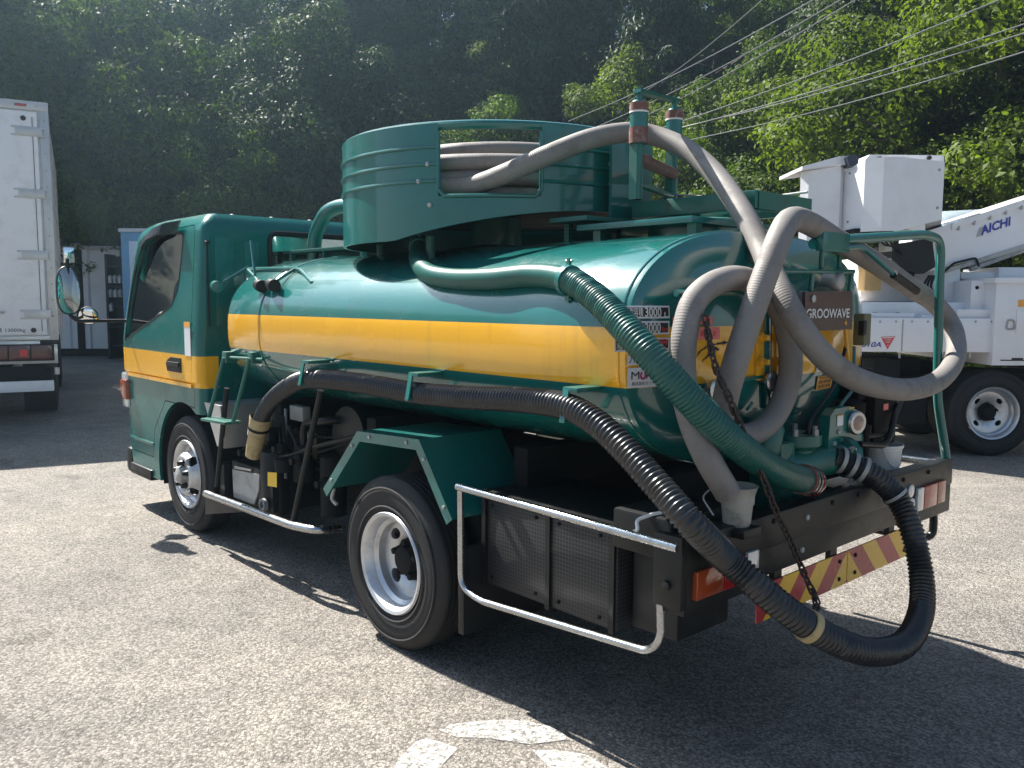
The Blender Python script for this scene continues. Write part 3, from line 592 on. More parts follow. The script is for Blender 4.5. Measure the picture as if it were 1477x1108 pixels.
# ---- tank
TZ, TA, TB, TN = 1.35, 0.822, 0.43, 2.6
def tsec(n=96):
    out = []
    for k in range(n):
        a = 2 * math.pi * k / n; c, s_ = math.cos(a), math.sin(a)
        out.append((math.copysign(abs(c) ** (2 / TN), c) * TA, math.copysign(abs(s_) ** (2 / TN), s_) * TB))
    return out
def tank_y(z):        # left side of the shell at height z
    q = min(1, abs(z - TZ) / TB); return TY - TA * (1 - q ** TN) ** (1 / TN)
def tank_z(y):        # top of the shell at y
    q = min(1, abs(y - TY) / TA); return TZ + TB * (1 - q ** TN) ** (1 / TN)
XR, XF = 1.10, -1.93
def head_x(y, z):     # outer face of the rear head
    q = (abs((y - TY) / TA) ** TN + abs((z - TZ) / TB) ** TN) ** (1 / TN)
    return XR + .085 * (1 - min(1, q) ** 2)
sec = tsec(); rings = []
for x, s_ in [(XF - .13, .02), (XF - .128, .3), (XF - .11, .6), (XF - .07, .85), (XF - .03, .955), (XF, .99), (XF + .03, 1.0)] + [(XF + .03 + (XR - .02 - XF - .03) * i / 8, 1.0) for i in range(1, 9)] + [(XR - .004, .996), (XR, .985)]:
    rings.append([Vector((x, TY + y * s_, TZ + z * s_)) for y, z in sec])
for s_ in (.93, .85, .7, .5, .3, .1): rings.append([Vector((XR + .085 * (1 - s_ * s_), TY + y * s_, TZ + z * s_)) for y, z in sec])
mb = MB(); n = len(sec)
mb.add([p for r in rings for p in r], [(i * n + k, i * n + (k + 1) % n, (i + 1) * n + (k + 1) % n, (i + 1) * n + k) for i in range(len(rings) - 1) for k in range(n)] + [tuple(range(n)), tuple((len(rings) - 1) * n + k for k in range(n))])
tank = part(mb, 'tank', M['tank'], smooth=35)
for x in (XF + .42, XR - .03):     # welded seams
    part(MB().tube([Vector((x, TY + y * 1.001, TZ + z * 1.002)) for y, z in sec], .005, 6, closed=True), 'weld_seam', M['tank'], tank)
def head(y, z, off=0.004): return Vector((head_x(y, z) + off, y, z))
def hpx(px, py, off=0.0, X=None):
    p = at(px, py, X=1.15)
    for _ in range(5): p = at(px, py, X=head_x(p.y, p.z) + off)
    return p
def hgrid(y0, y1, z0, z1, off, nu=8, nv=6):
    P = [[head(y0 + (y1 - y0) * i / nu, z0 + (z1 - z0) * j / nv, off) for i in range(nu + 1)] for j in range(nv + 1)]
    mb = MB(); mb.add([p for r in P for p in r], [(j * (nu + 1) + i, j * (nu + 1) + i + 1, (j + 1) * (nu + 1) + i + 1, (j + 1) * (nu + 1) + i) for j in range(nv) for i in range(nu)]); return mb
def hlabel(name, box, m, lines, parent, off=.004, border=None):
    """sticker on the rear head, box in pixels (x0,y0,x1,y1); lines = (text, material, u0,u1,v0,v1, bold)"""
    a = hpx(box[0], box[3]); b = hpx(box[2], box[1]); y0, y1, z0, z1 = a.y, b.y, a.z, b.z
    if border:
        part(hgrid(y0, y1, z0, z1, off), name, border, parent); e = .006; o = hgrid(y0 + e, y1 - e, z0 + e, z1 - e, off + .0015).build(name.replace('sign', 'sign_face'), m, TRUCK if False else parent)
        off += .0015; host = o
    else: host = part(hgrid(y0, y1, z0, z1, off), name, m, parent)
    for (t, tm, u0, u1, v0, v1, bold) in lines:
        mb = MB(); W_, H_ = (y1 - y0), (z1 - z0)
        lettering(mb, t, lambda u, v: head(y0 + u, z0 + v, off + .0015), (u1 - u0) * W_, (v1 - v0) * H_, (u0 + u1) / 2 * W_, (v0 + v1) / 2 * H_, bold)
        mb.build('lettering', tm, parent, smooth=0)
rear = tank
hlabel('capacity_sign', (885, 441, 964, 460), M['ink'], [('最大積載容積', M['ink_white'], .04, .52, .15, .85, .01), ('3000', M['ink_white'], .55, .84, .12, .88, .02), ('L', M['ink_white'], .89, .96, .12, .5, .01)], rear, border=M['label_white'])
hlabel('load_sign', (885, 463, 964, 484), M['ink'], [('最大積載量', M['ink_white'], .04, .52, .15, .85, .01), ('3000', M['ink_white'], .55, .83, .12, .88, .02), ('kg', M['ink_red'], .86, .97, .1, .6, .02)], rear, border=M['label_white'])
hlabel('cargo_sign', (885, 487, 964, 508), M['ink'], [('積載物', M['ink_white'], .03, .4, .12, .88, .01), ('し尿', M['ink_red'], .6, .97, .1, .9, .02)], rear, border=M['label_white'])
hlabel('vacuum_sign', (903, 511, 966, 527), M['label_white'], [('バキューム車', M['ink'], .04, .9, .15, .85, .015)], rear)
hlabel('maker_sign', (903, 528, 966, 560), M['label_white'], [('M', M['ink'], .08, .26, .42, .80, 0), ('RITA', M['ink'], .42, .92, .42, .80, 0), ('株式会社モリタエコノス', M['ink'], .1, .92, .1, .3, .005)], rear)
a = hpx(903, 560); b = hpx(966, 528); W_, H_ = b.y - a.y, b.z - a.z; mb = MB()
ring = [(.345 + .075 * math.cos(t), .60 + .22 * math.sin(t)) for t in [R_(115 + 310 * i / 20) for i in range(21)]]; ring2 = [(.345 + .035 * math.cos(t), .60 + .11 * math.sin(t)) for t in [R_(115 + 310 * i / 20) for i in range(21)]]
mb.strip([head(a.y + u * W_, a.z + v * H_, .0058) for u, v in ring], [head(a.y + u * W_, a.z + v * H_, .0058) for u, v in ring2])
dot = [(.345 + .03 * math.cos(t), .91 + .055 * math.sin(t)) for t in [R_(30 * i) for i in range(12)]]
mb.add([head(a.y + u * W_, a.z + v * H_, .0058) for u, v in dot], [tuple(range(12))]); part(mb, 'maker_emblem', M['ink_mag'], rear, 0)
hlabel('fuse_sign', (969, 457, 1026, 469), M['pink_label'], [('FUSE', M['ink_red'], .04, .36, .15, .85, .02), ('注意', M['ink_red'], .66, .94, .15, .85, .015)], rear)
hlabel('pink_sticker', (969, 472, 1037, 491), M['pink_label'], [('点検', M['ink_red'], .06, .3, .15, .85, .01), ('東 3.5', M['ink_red'], .55, .9, .25, .75, .015)], rear)
hlabel('white_sticker', (1176, 522, 1199, 536), M['label_white'], [('取扱注意', M['ink'], .08, .9, .55, .85, .005), ('始業前点検', M['ink'], .08, .9, .15, .42, .005)], rear)
hlabel('orange_sticker', (1175, 540, 1200, 563), M['orange_label'], [('取扱説明', M['ink'], .12, .88, .8, .93, .005), ('使用前', M['ink'], .1, .9, .45, .68, .003), ('危険注意', M['ink'], .1, .9, .12, .36, .003)], rear)
hlabel('orange_sticker', (1212, 538, 1224, 554), M['orange_label'], [('注意', M['ink'], .12, .88, .55, .85, .005), ('点検', M['ink'], .12, .88, .15, .42, .005)], rear)

# ---- manhole door seam, hinges, clamps on the rear head
hd = MB(); hd.tube([hpx(1104, 440 + 4 * i, .006) for i in range(38)], .013, 8); part(hd, 'door_flange', M['green'])
hd = MB(); hd.tube([hpx(1111, 445 + 4 * i, .02) for i in range(37)], .006, 8); part(hd, 'hinge_rod', M['chrome'])
for px in (1093, 1121):
    mb = MB(); a, b = hpx(px, 452), hpx(px, 548); mb.obox((a + b) / 2 + Vector((.006, 0, 0)), (.008, 0, 0), (0, .028, 0), (b - a) / 2, .003); part(mb, 'hinge_plate', M['yellow'])
    for py in (487, 522): part(MB().lathe([(0, .018), (.018, .018), (.02, .012), (.04, .011), (.042, 0)], hpx(px + 2, py, .012), (1, 0, 0), 6), 'hinge_bolt', M['yellow'])
for p in ((1018, 561), (1099, 549)):
    mb = MB(); q = hpx(*p); mb.lathe([(0, .012), (.03, .012), (.032, .036), (.045, .038), (.05, .03), (.046, .012), (.046, 0)], q, (1, 0, 0), 24); part(mb, 'clamp_knob', M['chrome'], smooth=50)
mb = MB(); mb.obox(hpx(1065, 548) + Vector((.01, 0, 0)), (.01, 0, 0), (0, .13, .006), (0, 0, .006)); part(mb, 'clamp_strap', M['green'])
part(MB().pipe([hpx(1078, 590, .01), hpx(1078, 590, .05), hpx(1086, 580, .06)], .006, 8, .01), 'door_handle', M['green'])
# rub marks left by the hose
mb = MB()
for pts in ([(1000, 520), (1012, 505), (1030, 497), (1050, 494)], [(1004, 540), (1010, 525), (1018, 516), (1030, 508)], [(1020, 512), (1030, 503), (1036, 505)]):
    q = catmull([hpx(x, y) for x, y in pts], 5)
    for i in range(len(q) - 1):
        w = random.uniform(.003, .009); s_ = Vector((0, random.uniform(.2, 1), 1)).normalized() * w
        a_, b_ = q[i], q[i + 1]; mb.add([head(p.y, p.z, .002) for p in (a_ - s_, b_ - s_ * .6, b_ + s_ * .7, a_ + s_ * 1.1)], [(0, 1, 2, 3)])
part(mb, 'rub_mark', M['blackm'], tank, 0)

# ---- rails and lamp on the rear head
X0 = 1.235
rl = MB(); rl.bar(at(1092, 391, X=X0), at(1231, 392, X=X0), .009); part(rl, 'head_rail', M['green'])
for (a_, b_) in (((1172, 391), (1167, 446)), ((1229, 392), (1218, 470)), ((1186, 350), (1184, 391)), ((1212, 350), (1210, 391))):
    part(MB().bar(at(*a_, X=X0), at(*b_, X=X0 - .02), .010), 'rail_upright', M['green'])
part(MB().bar(at(1218, 463, X=X0 + .01), at(1224, 530, X=X0 - .06), .008), 'rail_strut', M['yellow'])
part(MB().bar(at(975, 423, X=1.2), at(1075, 422, X=1.2), .011), 'hose_hook', M['green'])
lp = at(1198, 405, X=1.20); part(MB().lathe([(-.03, .025), (0, .028), (.015, .038), (.04, .036), (.05, .026), (.052, 0)], lp, (1, .1, -.15), 28), 'rear_lamp', M['galv'], smooth=45)
pl = MB(); c0, c1, c2, c3 = at(1157, 421, X=1.235), at(1225, 420, X=1.235), at(1225, 475, X=1.235), at(1157, 478, X=1.235)
pl.prism([c0, c1, c2, c3], (.012, 0, 0)); plate = part(pl, 'name_plate', M['plate'])
mb = MB(); lettering(mb, 'GROOWAVE', lambda u, v: Vector((1.2495, c0.y + u, c3.z + v)), (c1.y - c0.y) * .92, (c0.z - c3.z) * .25, (c1.y - c0.y) * .49, (c0.z - c3.z) * .45, .02); mb.build('lettering', M['ink_white'], plate, 0)
part(MB().lathe([(0, .014), (.004, .014), (.005, 0)], at(1173, 431, X=1.25), (1, 0, 0), 16), 'plate_light', M['lens_clear'], plate)
part(MB().box(at(1150, 480, X=1.19), at(1163, 420, X=1.19) + Vector((.03, 0, 0)), .006), 'plate_bracket', M['galv'])
bx = MB(); bx.box(at(1229, 498, X=1.20), at(1241, 452, X=1.20) + Vector((.05, 0, 0)), .008); part(bx, 'junction_box', M['olive'])
bx = MB(); bx.box(at(1237, 484, X=1.24), at(1243, 462, X=1.24) + Vector((.025, 0, 0)), .006); part(bx, 'switch', M['black'])
part(MB().box(at(1140, 512, X=1.205), at(1154, 470, X=1.205) + Vector((.03, 0, 0)), .006), 'wire_box', M['yellow'])
part(MB().pipe([at(1220, 500, X=1.2), at(1206, 552, X=1.22), at(1166, 610, X=1.25), at(1166, 640, X=1.25)], .008, 8), 'cable', M['blackm'])
part(MB().pipe([at(1232, 500, X=1.2), at(1232, 560, X=1.22), at(1200, 600, X=1.25), at(1186, 640, X=1.25)], .007, 8), 'cable', M['green'])

# ---- rear deck and bumper
part(MB().box((1.02, .22, .70), (1.36, 1.78, .735), .004), 'rear_deck', M['blackm'])
bp = MB(); bp.box((1.33, .02, .70), (1.40, 2.02, .815), .006); bp.box((1.30, .02, .575), (1.395, .42, .70), .006); bp.box((1.30, 1.56, .575), (1.395, 2.02, .70), .006); bp.box((1.32, .42, .60), (1.385, 1.56, .70), .004)
bumper = part(bp, 'bumper', M['blackm'])
for y in (.72, ):
    for z in (.645, .765): part(MB().lathe([(0, .011), (.006, .01), (.007, 0)], (1.40 if z > .7 else 1.385, y, z), (1, 0, 0), 10), 'bumper_bolt', M['galv'], bumper)
def lamp(y0, y1, z0, z1, m, nm='tail_light'):
    part(MB().box((1.39, y0, z0), (1.412, y1, z1), .005), nm, m, bumper)
lamp(.06, .20, .62, .71, M['lens_amber'], 'turn_light'); lamp(.205, .33, .62, .71, M['lens_red']); lamp(.335, .40, .62, .715, M['lens_clear'], 'reversing_light')
lamp(1.63, 1.69, .635, .735, M['lens_clear'], 'reversing_light'); lamp(1.695, 1.83, .635, .735, M['lens_red']); lamp(1.835, 1.92, .635, .735, M['lens_amber'], 'turn_light')
for p, m in (((1313, 708), 'lens_clear'), ((1314, 728), 'ink_white')):
    q = at(*p, X=1.40); part(MB().lathe([(0, .028), (.006, .028), (.008, .022), (.008, 0)], q, (1, 0, 0), 20), 'reflector', M[m], bumper)
for y0, y1 in ((.485, 1.122), (1.130, 1.70)):
    part(MB().box((1.352, y0, .425), (1.358, y1, .555)), 'chevron_board', M['chevron'], bumper)
    for y in (y0 + .06, y1 - .06):
        for z in (.455, .525): part(MB().lathe([(0, .009), (.004, .008), (.005, 0)], (1.358, y, z), (1, 0, 0), 8), 'board_rivet', M['dark'], bumper)
for y in (.6, 1.0, 1.5): part(MB().box((1.33, y, .43), (1.351, y + .05, .602)), 'board_bracket', M['blackm'], bumper)
part(MB().pipe([(1.34, 1.93, .60), (1.34, 1.99, .55), (1.34, 1.99, .45), (1.30, 1.93, .44), (1.1, 1.93, .44)], .018, 10, .05), 'towing_loop', M['blackm'])
part(MB().box((1.295, -.005, .60), (1.40, .025, .825), .004).lathe([(0, .016), (.012, .014), (.014, 0)], (1.35, -.005, .67), (0, -1, 0), 10), 'bumper_end', M['blackm'])
# right-hand guard rail seen beyond the deck
part(MB().pipe([(.35, 1.86, .80), (1.36, 1.93, .80)], .017, 12), 'side_rail', M['chrome'])

# ---- chromed guard loop on the left and the perforated box behind it
yl = .0
gl = MB(); gl.bar(at(660, 702, Y=yl), at(978, 791, Y=yl), .0145, 14); part(gl, 'guard_rail', M['chrome'])
gl = MB(); gl.pipe([at(664, 705, Y=yl + .01), at(665, 845, Y=yl + .01), at(690, 866, Y=yl + .01), at(935, 940, Y=yl + .01), at(953, 925, Y=yl + .01), at(950, 790, Y=yl + .03)], .013, 12, .05); part(gl, 'guard_loop', M['chrome'])
pb = MB(); a = at(698, 743, Y=.12); b = at(890, 905, Y=.12)
pb.box((a.x, .12, .40), (b.x, .50, .755), .004); box_o = part(pb, 'equipment_box', M['perf'])
for x in (a.x + .0, a.x + .36, b.x - .03): part(MB().box((x, .108, .39), (x + .022, .118, .762)), 'box_rib', M['blackm'], box_o)
part(MB().box((a.x, .106, .757), (b.x, .52, .775)), 'box_lid', M['blackm'], box_o)
part(MB().box((b.x + .03, .16, .42), (b.x + .22, .45, .74), .01), 'battery_case', M['black'])
part(MB().box((1.04, .10, .70), (1.28, .42, .835), .01), 'tool_case', M['black'])
part(MB().pipe([at(905, 770, Y=.06), at(920, 765, Y=.0), at(918, 750, Y=.02), at(940, 742, Y=.06), at(960, 738, Y=.1)], .006, 6, .015), 'tie_wire', M['whitep'])
part(MB().box((-.02 + .33, .02, .20), (.345, .46, .55), .003), 'mud_flap', M['black'])

# ---- angular rear mudguard
fp = [(466, 705), (515, 622), (604, 634), (652, 750)]
F = [at(x, y, Y=-.01) for x, y in fp]; Fi = []
cF = Vector((-.16, 0, .4))
mb = MB()
for a_, b_ in zip(F, F[1:]):
    t = (b_ - a_).normalized(); nrm = Vector((-t.z, 0, t.x)); nrm = nrm if nrm.dot(cF - a_) > 0 else -nrm
outer = F; inner = []
def offs(P, d_):
    out = []
    for i, p in enumerate(P):
        ts = []
        if i > 0: ts.append((P[i] - P[i - 1]).normalized())
        if i < len(P) - 1: ts.append((P[i + 1] - P[i]).normalized())
        ns = [Vector((-t.z, 0, t.x)) for t in ts]; ns = [q if q.dot(cF - p) > 0 else -q for q in ns]
        m_ = sum(ns, Vector()).normalized(); out.append(p + m_ * (d_ / max(.5, m_.dot(ns[0]))))
    return out
inner = offs(F, .045); flange = MB()
flange.strip(outer, inner); back = [p + Vector((0, .012, 0)) for p in inner]; flange.strip(inner, back)
flange.strip(outer, [p + Vector((0, .44, 0)) for p in outer]); o2 = offs(F, .006); flange.strip([p + Vector((0, .02, 0)) for p in o2], [p + Vector((0, .44, 0)) for p in o2])
part(flange, 'mudguard', M['green'], smooth=20)
part(MB().box((-.35, .3, .7), (.1, .56, .93)), 'mudguard_bracket', M['dark'])

# right-hand mudguard
mb = MB(); Fr = [Vector((p.x, 2 * TY + .01, p.z)) for p in F]; mb.strip(Fr, [p - Vector((0, .56, 0)) for p in Fr]); mb.strip(Fr, [Vector((p.x, 2 * TY + .01, p.z)) for p in inner]); part(mb, 'mudguard', M['green'], smooth=20)

# ---- side bar between the axles and what hangs there
sb = MB(); sb.pipe([at(297, 712, Y=.03), at(420, 758, Y=.03), at(455, 765, Y=.06), at(490, 763, Y=.2)], .022, 14, .06); part(sb, 'side_bar', M['chrome'])
for (a_, b_, y) in (((313, 702), (327, 560), .05), ((423, 752), (463, 563), .05)):
    part(MB().bar(at(*a_, Y=y), at(*b_, Y=y + .03), .016, 10), 'bar_hanger', M['blackm'])
lad = MB(); a1, a2, b1, b2 = at(323, 516, Y=.06), at(360, 517, Y=.06), at(301, 604, Y=.0), at(336, 610, Y=.0)
lad.obox((b1 + b2) / 2, (b2 - b1) / 2, (0, .05, 0), (0, 0, .008), .004); ladder = part(lad, 'step_ladder', M['green_worn'])
for q, q2 in ((a1, b1), (a2, b2)): part(MB().bar(q, q2, .0125), 'ladder_stile', M['green_worn'], ladder)
part(MB().bar(a1 + Vector((-.06, .02, .0)), a2 + Vector((.12, .02, .0)), .008), 'ladder_rod', M['green_worn'], ladder)
for q in (a1, a2): part(MB().box(q - Vector((.03, .0, .03)), q + Vector((.03, .12, .035)), .006), 'ladder_hinge', M['green_worn'], ladder)
wb = MB(); A0 = Vector((-2.265, .07, .885)); A1 = Vector((-2.03, .07, .885)); A2 = at(311, 643, Y=.07)
wb.prism([(A0.x, .07, A0.z), (A1.x, .07, A0.z), (A1.x + .05, .07, A2.z), (A1.x - .06, .07, A2.z)], (0, .36, 0)); part(wb, 'tool_box', M['alum'], smooth=20)
part(MB().box((-2.22, .10, .28), (-2.08, .38, .52), .03), 'rear_wheel_liner', M['black'])
part(MB().strip(*[[Vector((-2.6 + .448 * math.cos(R_(-10 + 10 * i)), y, .40 + .448 * math.sin(R_(-10 + 10 * i)))) for i in range(22)] for y in (.078, .41)]), 'wheel_arch_liner', M['black'])
part(MB().box((-3.04, .385, .28), (-2.2, .398, .83)), 'wheel_arch_back', M['black'])
part(MB().prism([at(296, 715, Y=.05), at(360, 735, Y=.05), at(360, 738, Y=.05), at(296, 742, Y=.05)], (0, .01, 0)), 'mud_flap', M['black'])
# beige suction holder with the hose end in it
cu = at(368, 645, Y=.13); top = at(377, 600, Y=.13)
axv = (top - cu).normalized()
cup = part(MB().lathe([(-.06, .0), (-.06, .045), (.0, .05), (.12, .053), (.135, .058), (.16, .06), (.20, .064), (.205, .062), (.20, .056), (.1, .048), (-.02, .0)], cu, axv, 32), 'hose_holder', M['cup'], smooth=40)
part(MB().lathe([(.125, .057), (.125, .062), (.14, .062), (.14, .057)], cu, axv, 32, close=True), 'holder_strap', M['dark'], cup)
part(MB().pipe([cu + axv * .17 + Vector((-.06, -.02, 0)), cu + axv * .14 + Vector((-.075, -.03, -.02)), cu + axv * .1 + Vector((-.06, -.035, -.02)), cu + axv * .13 + Vector((-.04, -.04, 0))], .004, 6, .01), 'holder_wire', M['whitep'], cup)
# battery box with a bright cover
q0, q1 = at(334, 676, Y=.12), at(375, 728, Y=.12)
part(MB().box((q0.x - .02, .13, q1.z - .03), (q1.x + .14, .45, q0.z + .05), .012), 'battery_box', M['black'])
part(MB().prism([at(335, 677, Y=.122), at(374, 685, Y=.122), at(373, 708, Y=.122), at(366, 728, Y=.122), at(337, 717, Y=.122)], (0, .008, 0)), 'battery_cover', M['galv'])
part(MB().prism([at(338, 672, Y=.118), at(362, 677, Y=.118), at(362, 680, Y=.118), at(338, 676, Y=.118)], (0, .003, 0)), 'cover_clip', M['alum'])
# dark filter canister, pipes, hook
c0 = at(400, 715, Y=.2)
part(MB().lathe([(0, 0), (0, .085), (.02, .09), (.34, .09), (.36, .08), (.36, 0)], Vector((c0.x, .2, .30)), (0, 0, 1), 28), 'filter_canister', M['black'])
part(MB().prism([at(386, 681, Y=.107), at(399, 682, Y=.107), at(399, 703, Y=.107), at(386, 701, Y=.107)], (0, .002, 0)), 'warning_sticker', M['yellow_label'])
part(MB().lathe([(-.012, .035), (.012, .035), (.012, .022), (-.012, .022)], at(380, 728, Y=.1), (0, 1, 0), 20, close=True), 'pulley', M['galv'])
part(MB().pipe([at(408, 600, Y=.25), at(412, 650, Y=.22), at(424, 670, Y=.2), at(428, 640, Y=.22), at(416, 615, Y=.25)], .011, 8, .03), 'oil_pipe', M['blackm'])
part(MB().pipe([at(412, 690, Y=.2), at(412, 640, Y=.25), at(412, 590, Y=.3)], .009, 8), 'oil_pipe', M['galv'])
part(MB().box(at(418, 605, Y=.3), at(436, 588, Y=.3) + Vector((0, .05, 0)), .004), 'valve_block', M['galv'])
part(MB().box(at(434, 660, Y=.28), at(445, 626, Y=.28) + Vector((0, .05, 0)), .004), 'level_gauge', M['cup'])
part(MB().lathe([(0, 0), (.0, .05), (.07, .055), (.08, 0)], at(410, 680, Y=.16), (0, 0, 1), 18), 'oil_pot', M['dark'])
part(MB().lathe([(0, 0), (.01, .07), (.33, .07), (.35, 0)], Vector((-1.12, .3, .35)), (0, 0, 1), 24), 'fuel_canister', M['dark'])
part(MB().pipe([at(482, 705, Y=.05), at(478, 720, Y=.04), at(486, 728, Y=.05)], .009, 8, .03), 'drip_pipe', M['galv'])
part(MB().box((-1.95, .45, .45), (-1.45, .60, .78), .02), 'exhaust_box', M['dark'])

# wiring, small pipes and fixings under the tank
rs = random.Random(5)
for i in range(7):
    y = .22 + .04 * i; x0 = -1.95 + .12 * rs.random(); z = .62 + .18 * rs.random()
    part(MB().tube(catmull([(x0, y, z), (x0 + .35, y - .05 * rs.random(), z - .12 * rs.random()), (x0 + .7, y, z - .02), (x0 + 1.05, y + .05, z + .1 * rs.random())], 6), .007 + .006 * rs.random(), 7), 'wiring_loom', M['black'] if i % 3 else M['blackm'])
for x, z in ((-1.86, .62), (-1.42, .70), (-1.22, .66), (-.95, .58)):
    part(MB().lathe([(0, 0), (0, .03), (.03, .034), (.05, .02), (.07, .02), (.07, 0)], (x, .17, z), (0, -1, 0), 8), 'pipe_coupling', M['dark'])
part(MB().lathe([(0, 0), (.0, .06), (.11, .06), (.13, .045), (.2, .045), (.2, 0)], (-1.33, .24, .52), (0, 0, 1), 20), 'oil_separator', M['dark'])
part(MB().pipe([(-1.33, .24, .72), (-1.33, .24, .84), (-1.1, .24, .88), (-1.05, .4, .88)], .02, 12, .06), 'air_duct', M['blackm'])
part(MB().box((-1.72, .2, .36), (-1.66, .26, .78), .004), 'hanger_plate', M['blackm'])
for i, (a_, b_) in enumerate(zip(F, F[1:])):
    for t in (.2, .8):
        q = a_.lerp(b_, t) + (cF - a_).normalized() * .02; part(MB().lathe([(0, .009), (.005, .008), (.006, 0)], (q.x, -.011, q.z), (0, -1, 0), 8), 'mudguard_bolt', M['galv'])
for x in (a.x + .05, a.x + .30, a.x + .42, b.x - .08):
    for z in (.43, .72): part(MB().lathe([(0, .008), (.005, .007), (.006, 0)], (x, .119, z), (0, -1, 0), 8), 'box_bolt', M['dark'], box_o)
for y in (.1, .3, .5, .9, 1.1, 1.3, 1.5, 1.75): part(MB().lathe([(0, .01), (.005, .009), (.006, 0)], (1.40, y, .79), (1, 0, 0), 8), 'bumper_bolt', M['dark'], bumper)

# ---- cab
CY0, CY1 = 0.05, 2 * TY - .05
def ys(z): return (0.05 if z > .985 else .062) + (max(0, z - 1.25) / .75 * .055)
def lerp_tab(t, z):
    for (z0, a), (z1, b) in zip(t, t[1:]):
        if z <= z1: return a + (b - a) * max(0, (z - z0)) / (z1 - z0)
    return t[-1][1]
XFT = [(.27, -3.66), (.5, -3.71), (.9, -3.74), (1.15, -3.75), (1.35, -3.72), (1.7, -3.60), (1.93, -3.51), (2.0, -3.45), (2.035, -3.36), (2.05, -3.18)]
def slice_(z, inset=0.0, n=7):
    xf = lerp_tab(XFT, z) + inset; xr = -2.28 - inset; y0 = ys(z) + inset; 
    if z > 1.93: k = (z - 1.93) / .12; xr -= .07 * k ** 2; y0 += .075 * k ** 2.4
    y1 = 2 * TY - y0; rf, rb = .10, .05; P = []
    for cx, cy, r, a0 in ((xf + rf, y0 + rf, rf, 180), (xr - rb, y0 + rb, rb, 270), (xr - rb, y1 - rb, rb, 0), (xf + rf, y1 - rf, rf, 90)):
        for i in range(n): a = R_(a0 + 90 * i / (n - 1)); P.append(Vector((cx + r * math.cos(a), cy + r * math.sin(a), z)))
    return P
def loft(zs, inset=0.0):
    rs = [slice_(z, inset) for z in zs]; n = len(rs[0]); mb = MB()
    mb.add([p for r in rs for p in r], [(i * n + k, i * n + (k + 1) % n, (i + 1) * n + (k + 1) % n, (i + 1) * n + k) for i in range(len(rs) - 1) for k in range(n)] + [tuple(range(n - 1, -1, -1)), tuple((len(rs) - 1) * n + k for k in range(n))]); return mb
outer = loft([.27, .4, .6, .8, .945, .96, .985, 1.0, 1.165, 1.25, 1.4, 1.55, 1.7, 1.85, 1.93, 1.965, 1.995, 2.02, 2.038, 2.05]).mesh('cab', 35)
shell = boolean(outer, loft([.88, 1.0, 1.25, 1.6, 1.9, 1.96], .045).mesh('i', 0))
def prism_mesh(poly, d_): return MB().prism(poly, d_).mesh('p', 0)
cyl = MB().lathe([(0, 0), (0, .455), (.5, .455), (.5, 0)], (-2.6, -.1, .40), (0, 1, 0), 40).mesh('c', 0)
shell = boolean(shell, cyl)
cyl = MB().lathe([(0, 0), (0, .455), (.5, .455), (.5, 0)], (-2.6, 2 * TY + .1, .40), (0, -1, 0), 40).mesh('c', 0); shell = boolean(shell, cyl)
shell = boolean(shell, MB().box((-2.62, -.2, .1), (-2.0, 2.2, .80)).mesh('b', 0))
def side_pt(px, py):
    y = .06
    for _ in range(6): p = at(px, py, Y=y); y = ys(p.z)
    return p
win_px = [(181, 488), (188, 484), (240, 447), (250, 433), (257, 412), (262, 370), (264, 343), (262, 337), (236, 336), (219, 342), (205, 355), (194, 395), (186, 440)]
WIN = [side_pt(*p) for p in win_px]
def yz(P, y): return [Vector((p.x, y, p.z)) for p in P]
shell = boolean(shell, prism_mesh(yz(WIN, -.2), (0, .45, 0))); shell = boolean(shell, prism_mesh(yz(WIN, 2 * TY - .25), (0, .45, 0)))
shell = boolean(shell, MB().prism([(-4, .22, 1.30), (-4, 2 * TY - .22, 1.30), (-4, 2 * TY - .30, 1.86), (-4, .30, 1.86)], (.95, 0, 0)).mesh('w', 0))
RW0, RW1, RZ0, RZ1 = .535, 1.28, 1.52, 1.945
shell = boolean(shell, MB().box((-2.5, RW0, RZ0), (-2.1, RW1, RZ1), .04).mesh('r', 0))
# left door cut out of the shell
def grow(P, d_):
    c = sum(P, Vector()) / len(P); out = []
    for i, p in enumerate(P):
        a = (P[i] - P[i - 1]).normalized(); b = (P[(i + 1) % len(P)] - P[i]).normalized(); na = Vector((-a.z, 0, a.x)); nb_ = Vector((-b.z, 0, b.x))
        m_ = (na + nb_).normalized(); m_ = m_ if m_.dot(p - c) > 0 else -m_; out.append(p + m_ * d_)
    return out
DOOR = [Vector(p) for p in ((-3.62, 0, .95), (-3.63, 0, 1.15), (-3.62, 0, 1.26), (-3.53, 0, 1.60), (-3.40, 0, 1.90), (-3.22, 0, 1.965), (-2.44, 0, 1.975), (-2.405, 0, 1.94), (-2.40, 0, .84), (-2.9, 0, .84), (-3.12, 0, .62), (-3.16, 0, .42), (-3.56, 0, .42))]
def dprism(P, yy, d_): return prism_mesh([Vector((p.x, yy, p.z)) for p in P], (0, d_, 0))
sh_src = shell
cabs = {}
for sd in (0, 1):
    y_, dd = ((-.2, .42) if sd == 0 else (2 * TY + .2, -.42))
    dm = boolean(sh_src.copy(), dprism(DOOR, y_, dd), 'INTERSECT'); fix(dm, 32); cabs[sd] = dm
    shell = boolean(shell, dprism(grow(DOOR, .006), y_, dd))
fix(shell, 32)
def obj_mesh(name, me, m, parent=None):
    me.materials.clear(); me.materials.append(m); o = bpy.data.objects.new(name, me); link(o, parent or TRUCK); return o
cab = obj_mesh('cab', shell, M['cabp'])
door = obj_mesh('door', cabs[0], M['cabp'], cab); door_r = obj_mesh('door', cabs[1], M['cabp'], cab)
door.location = door_r.location = (0, 0, 0)
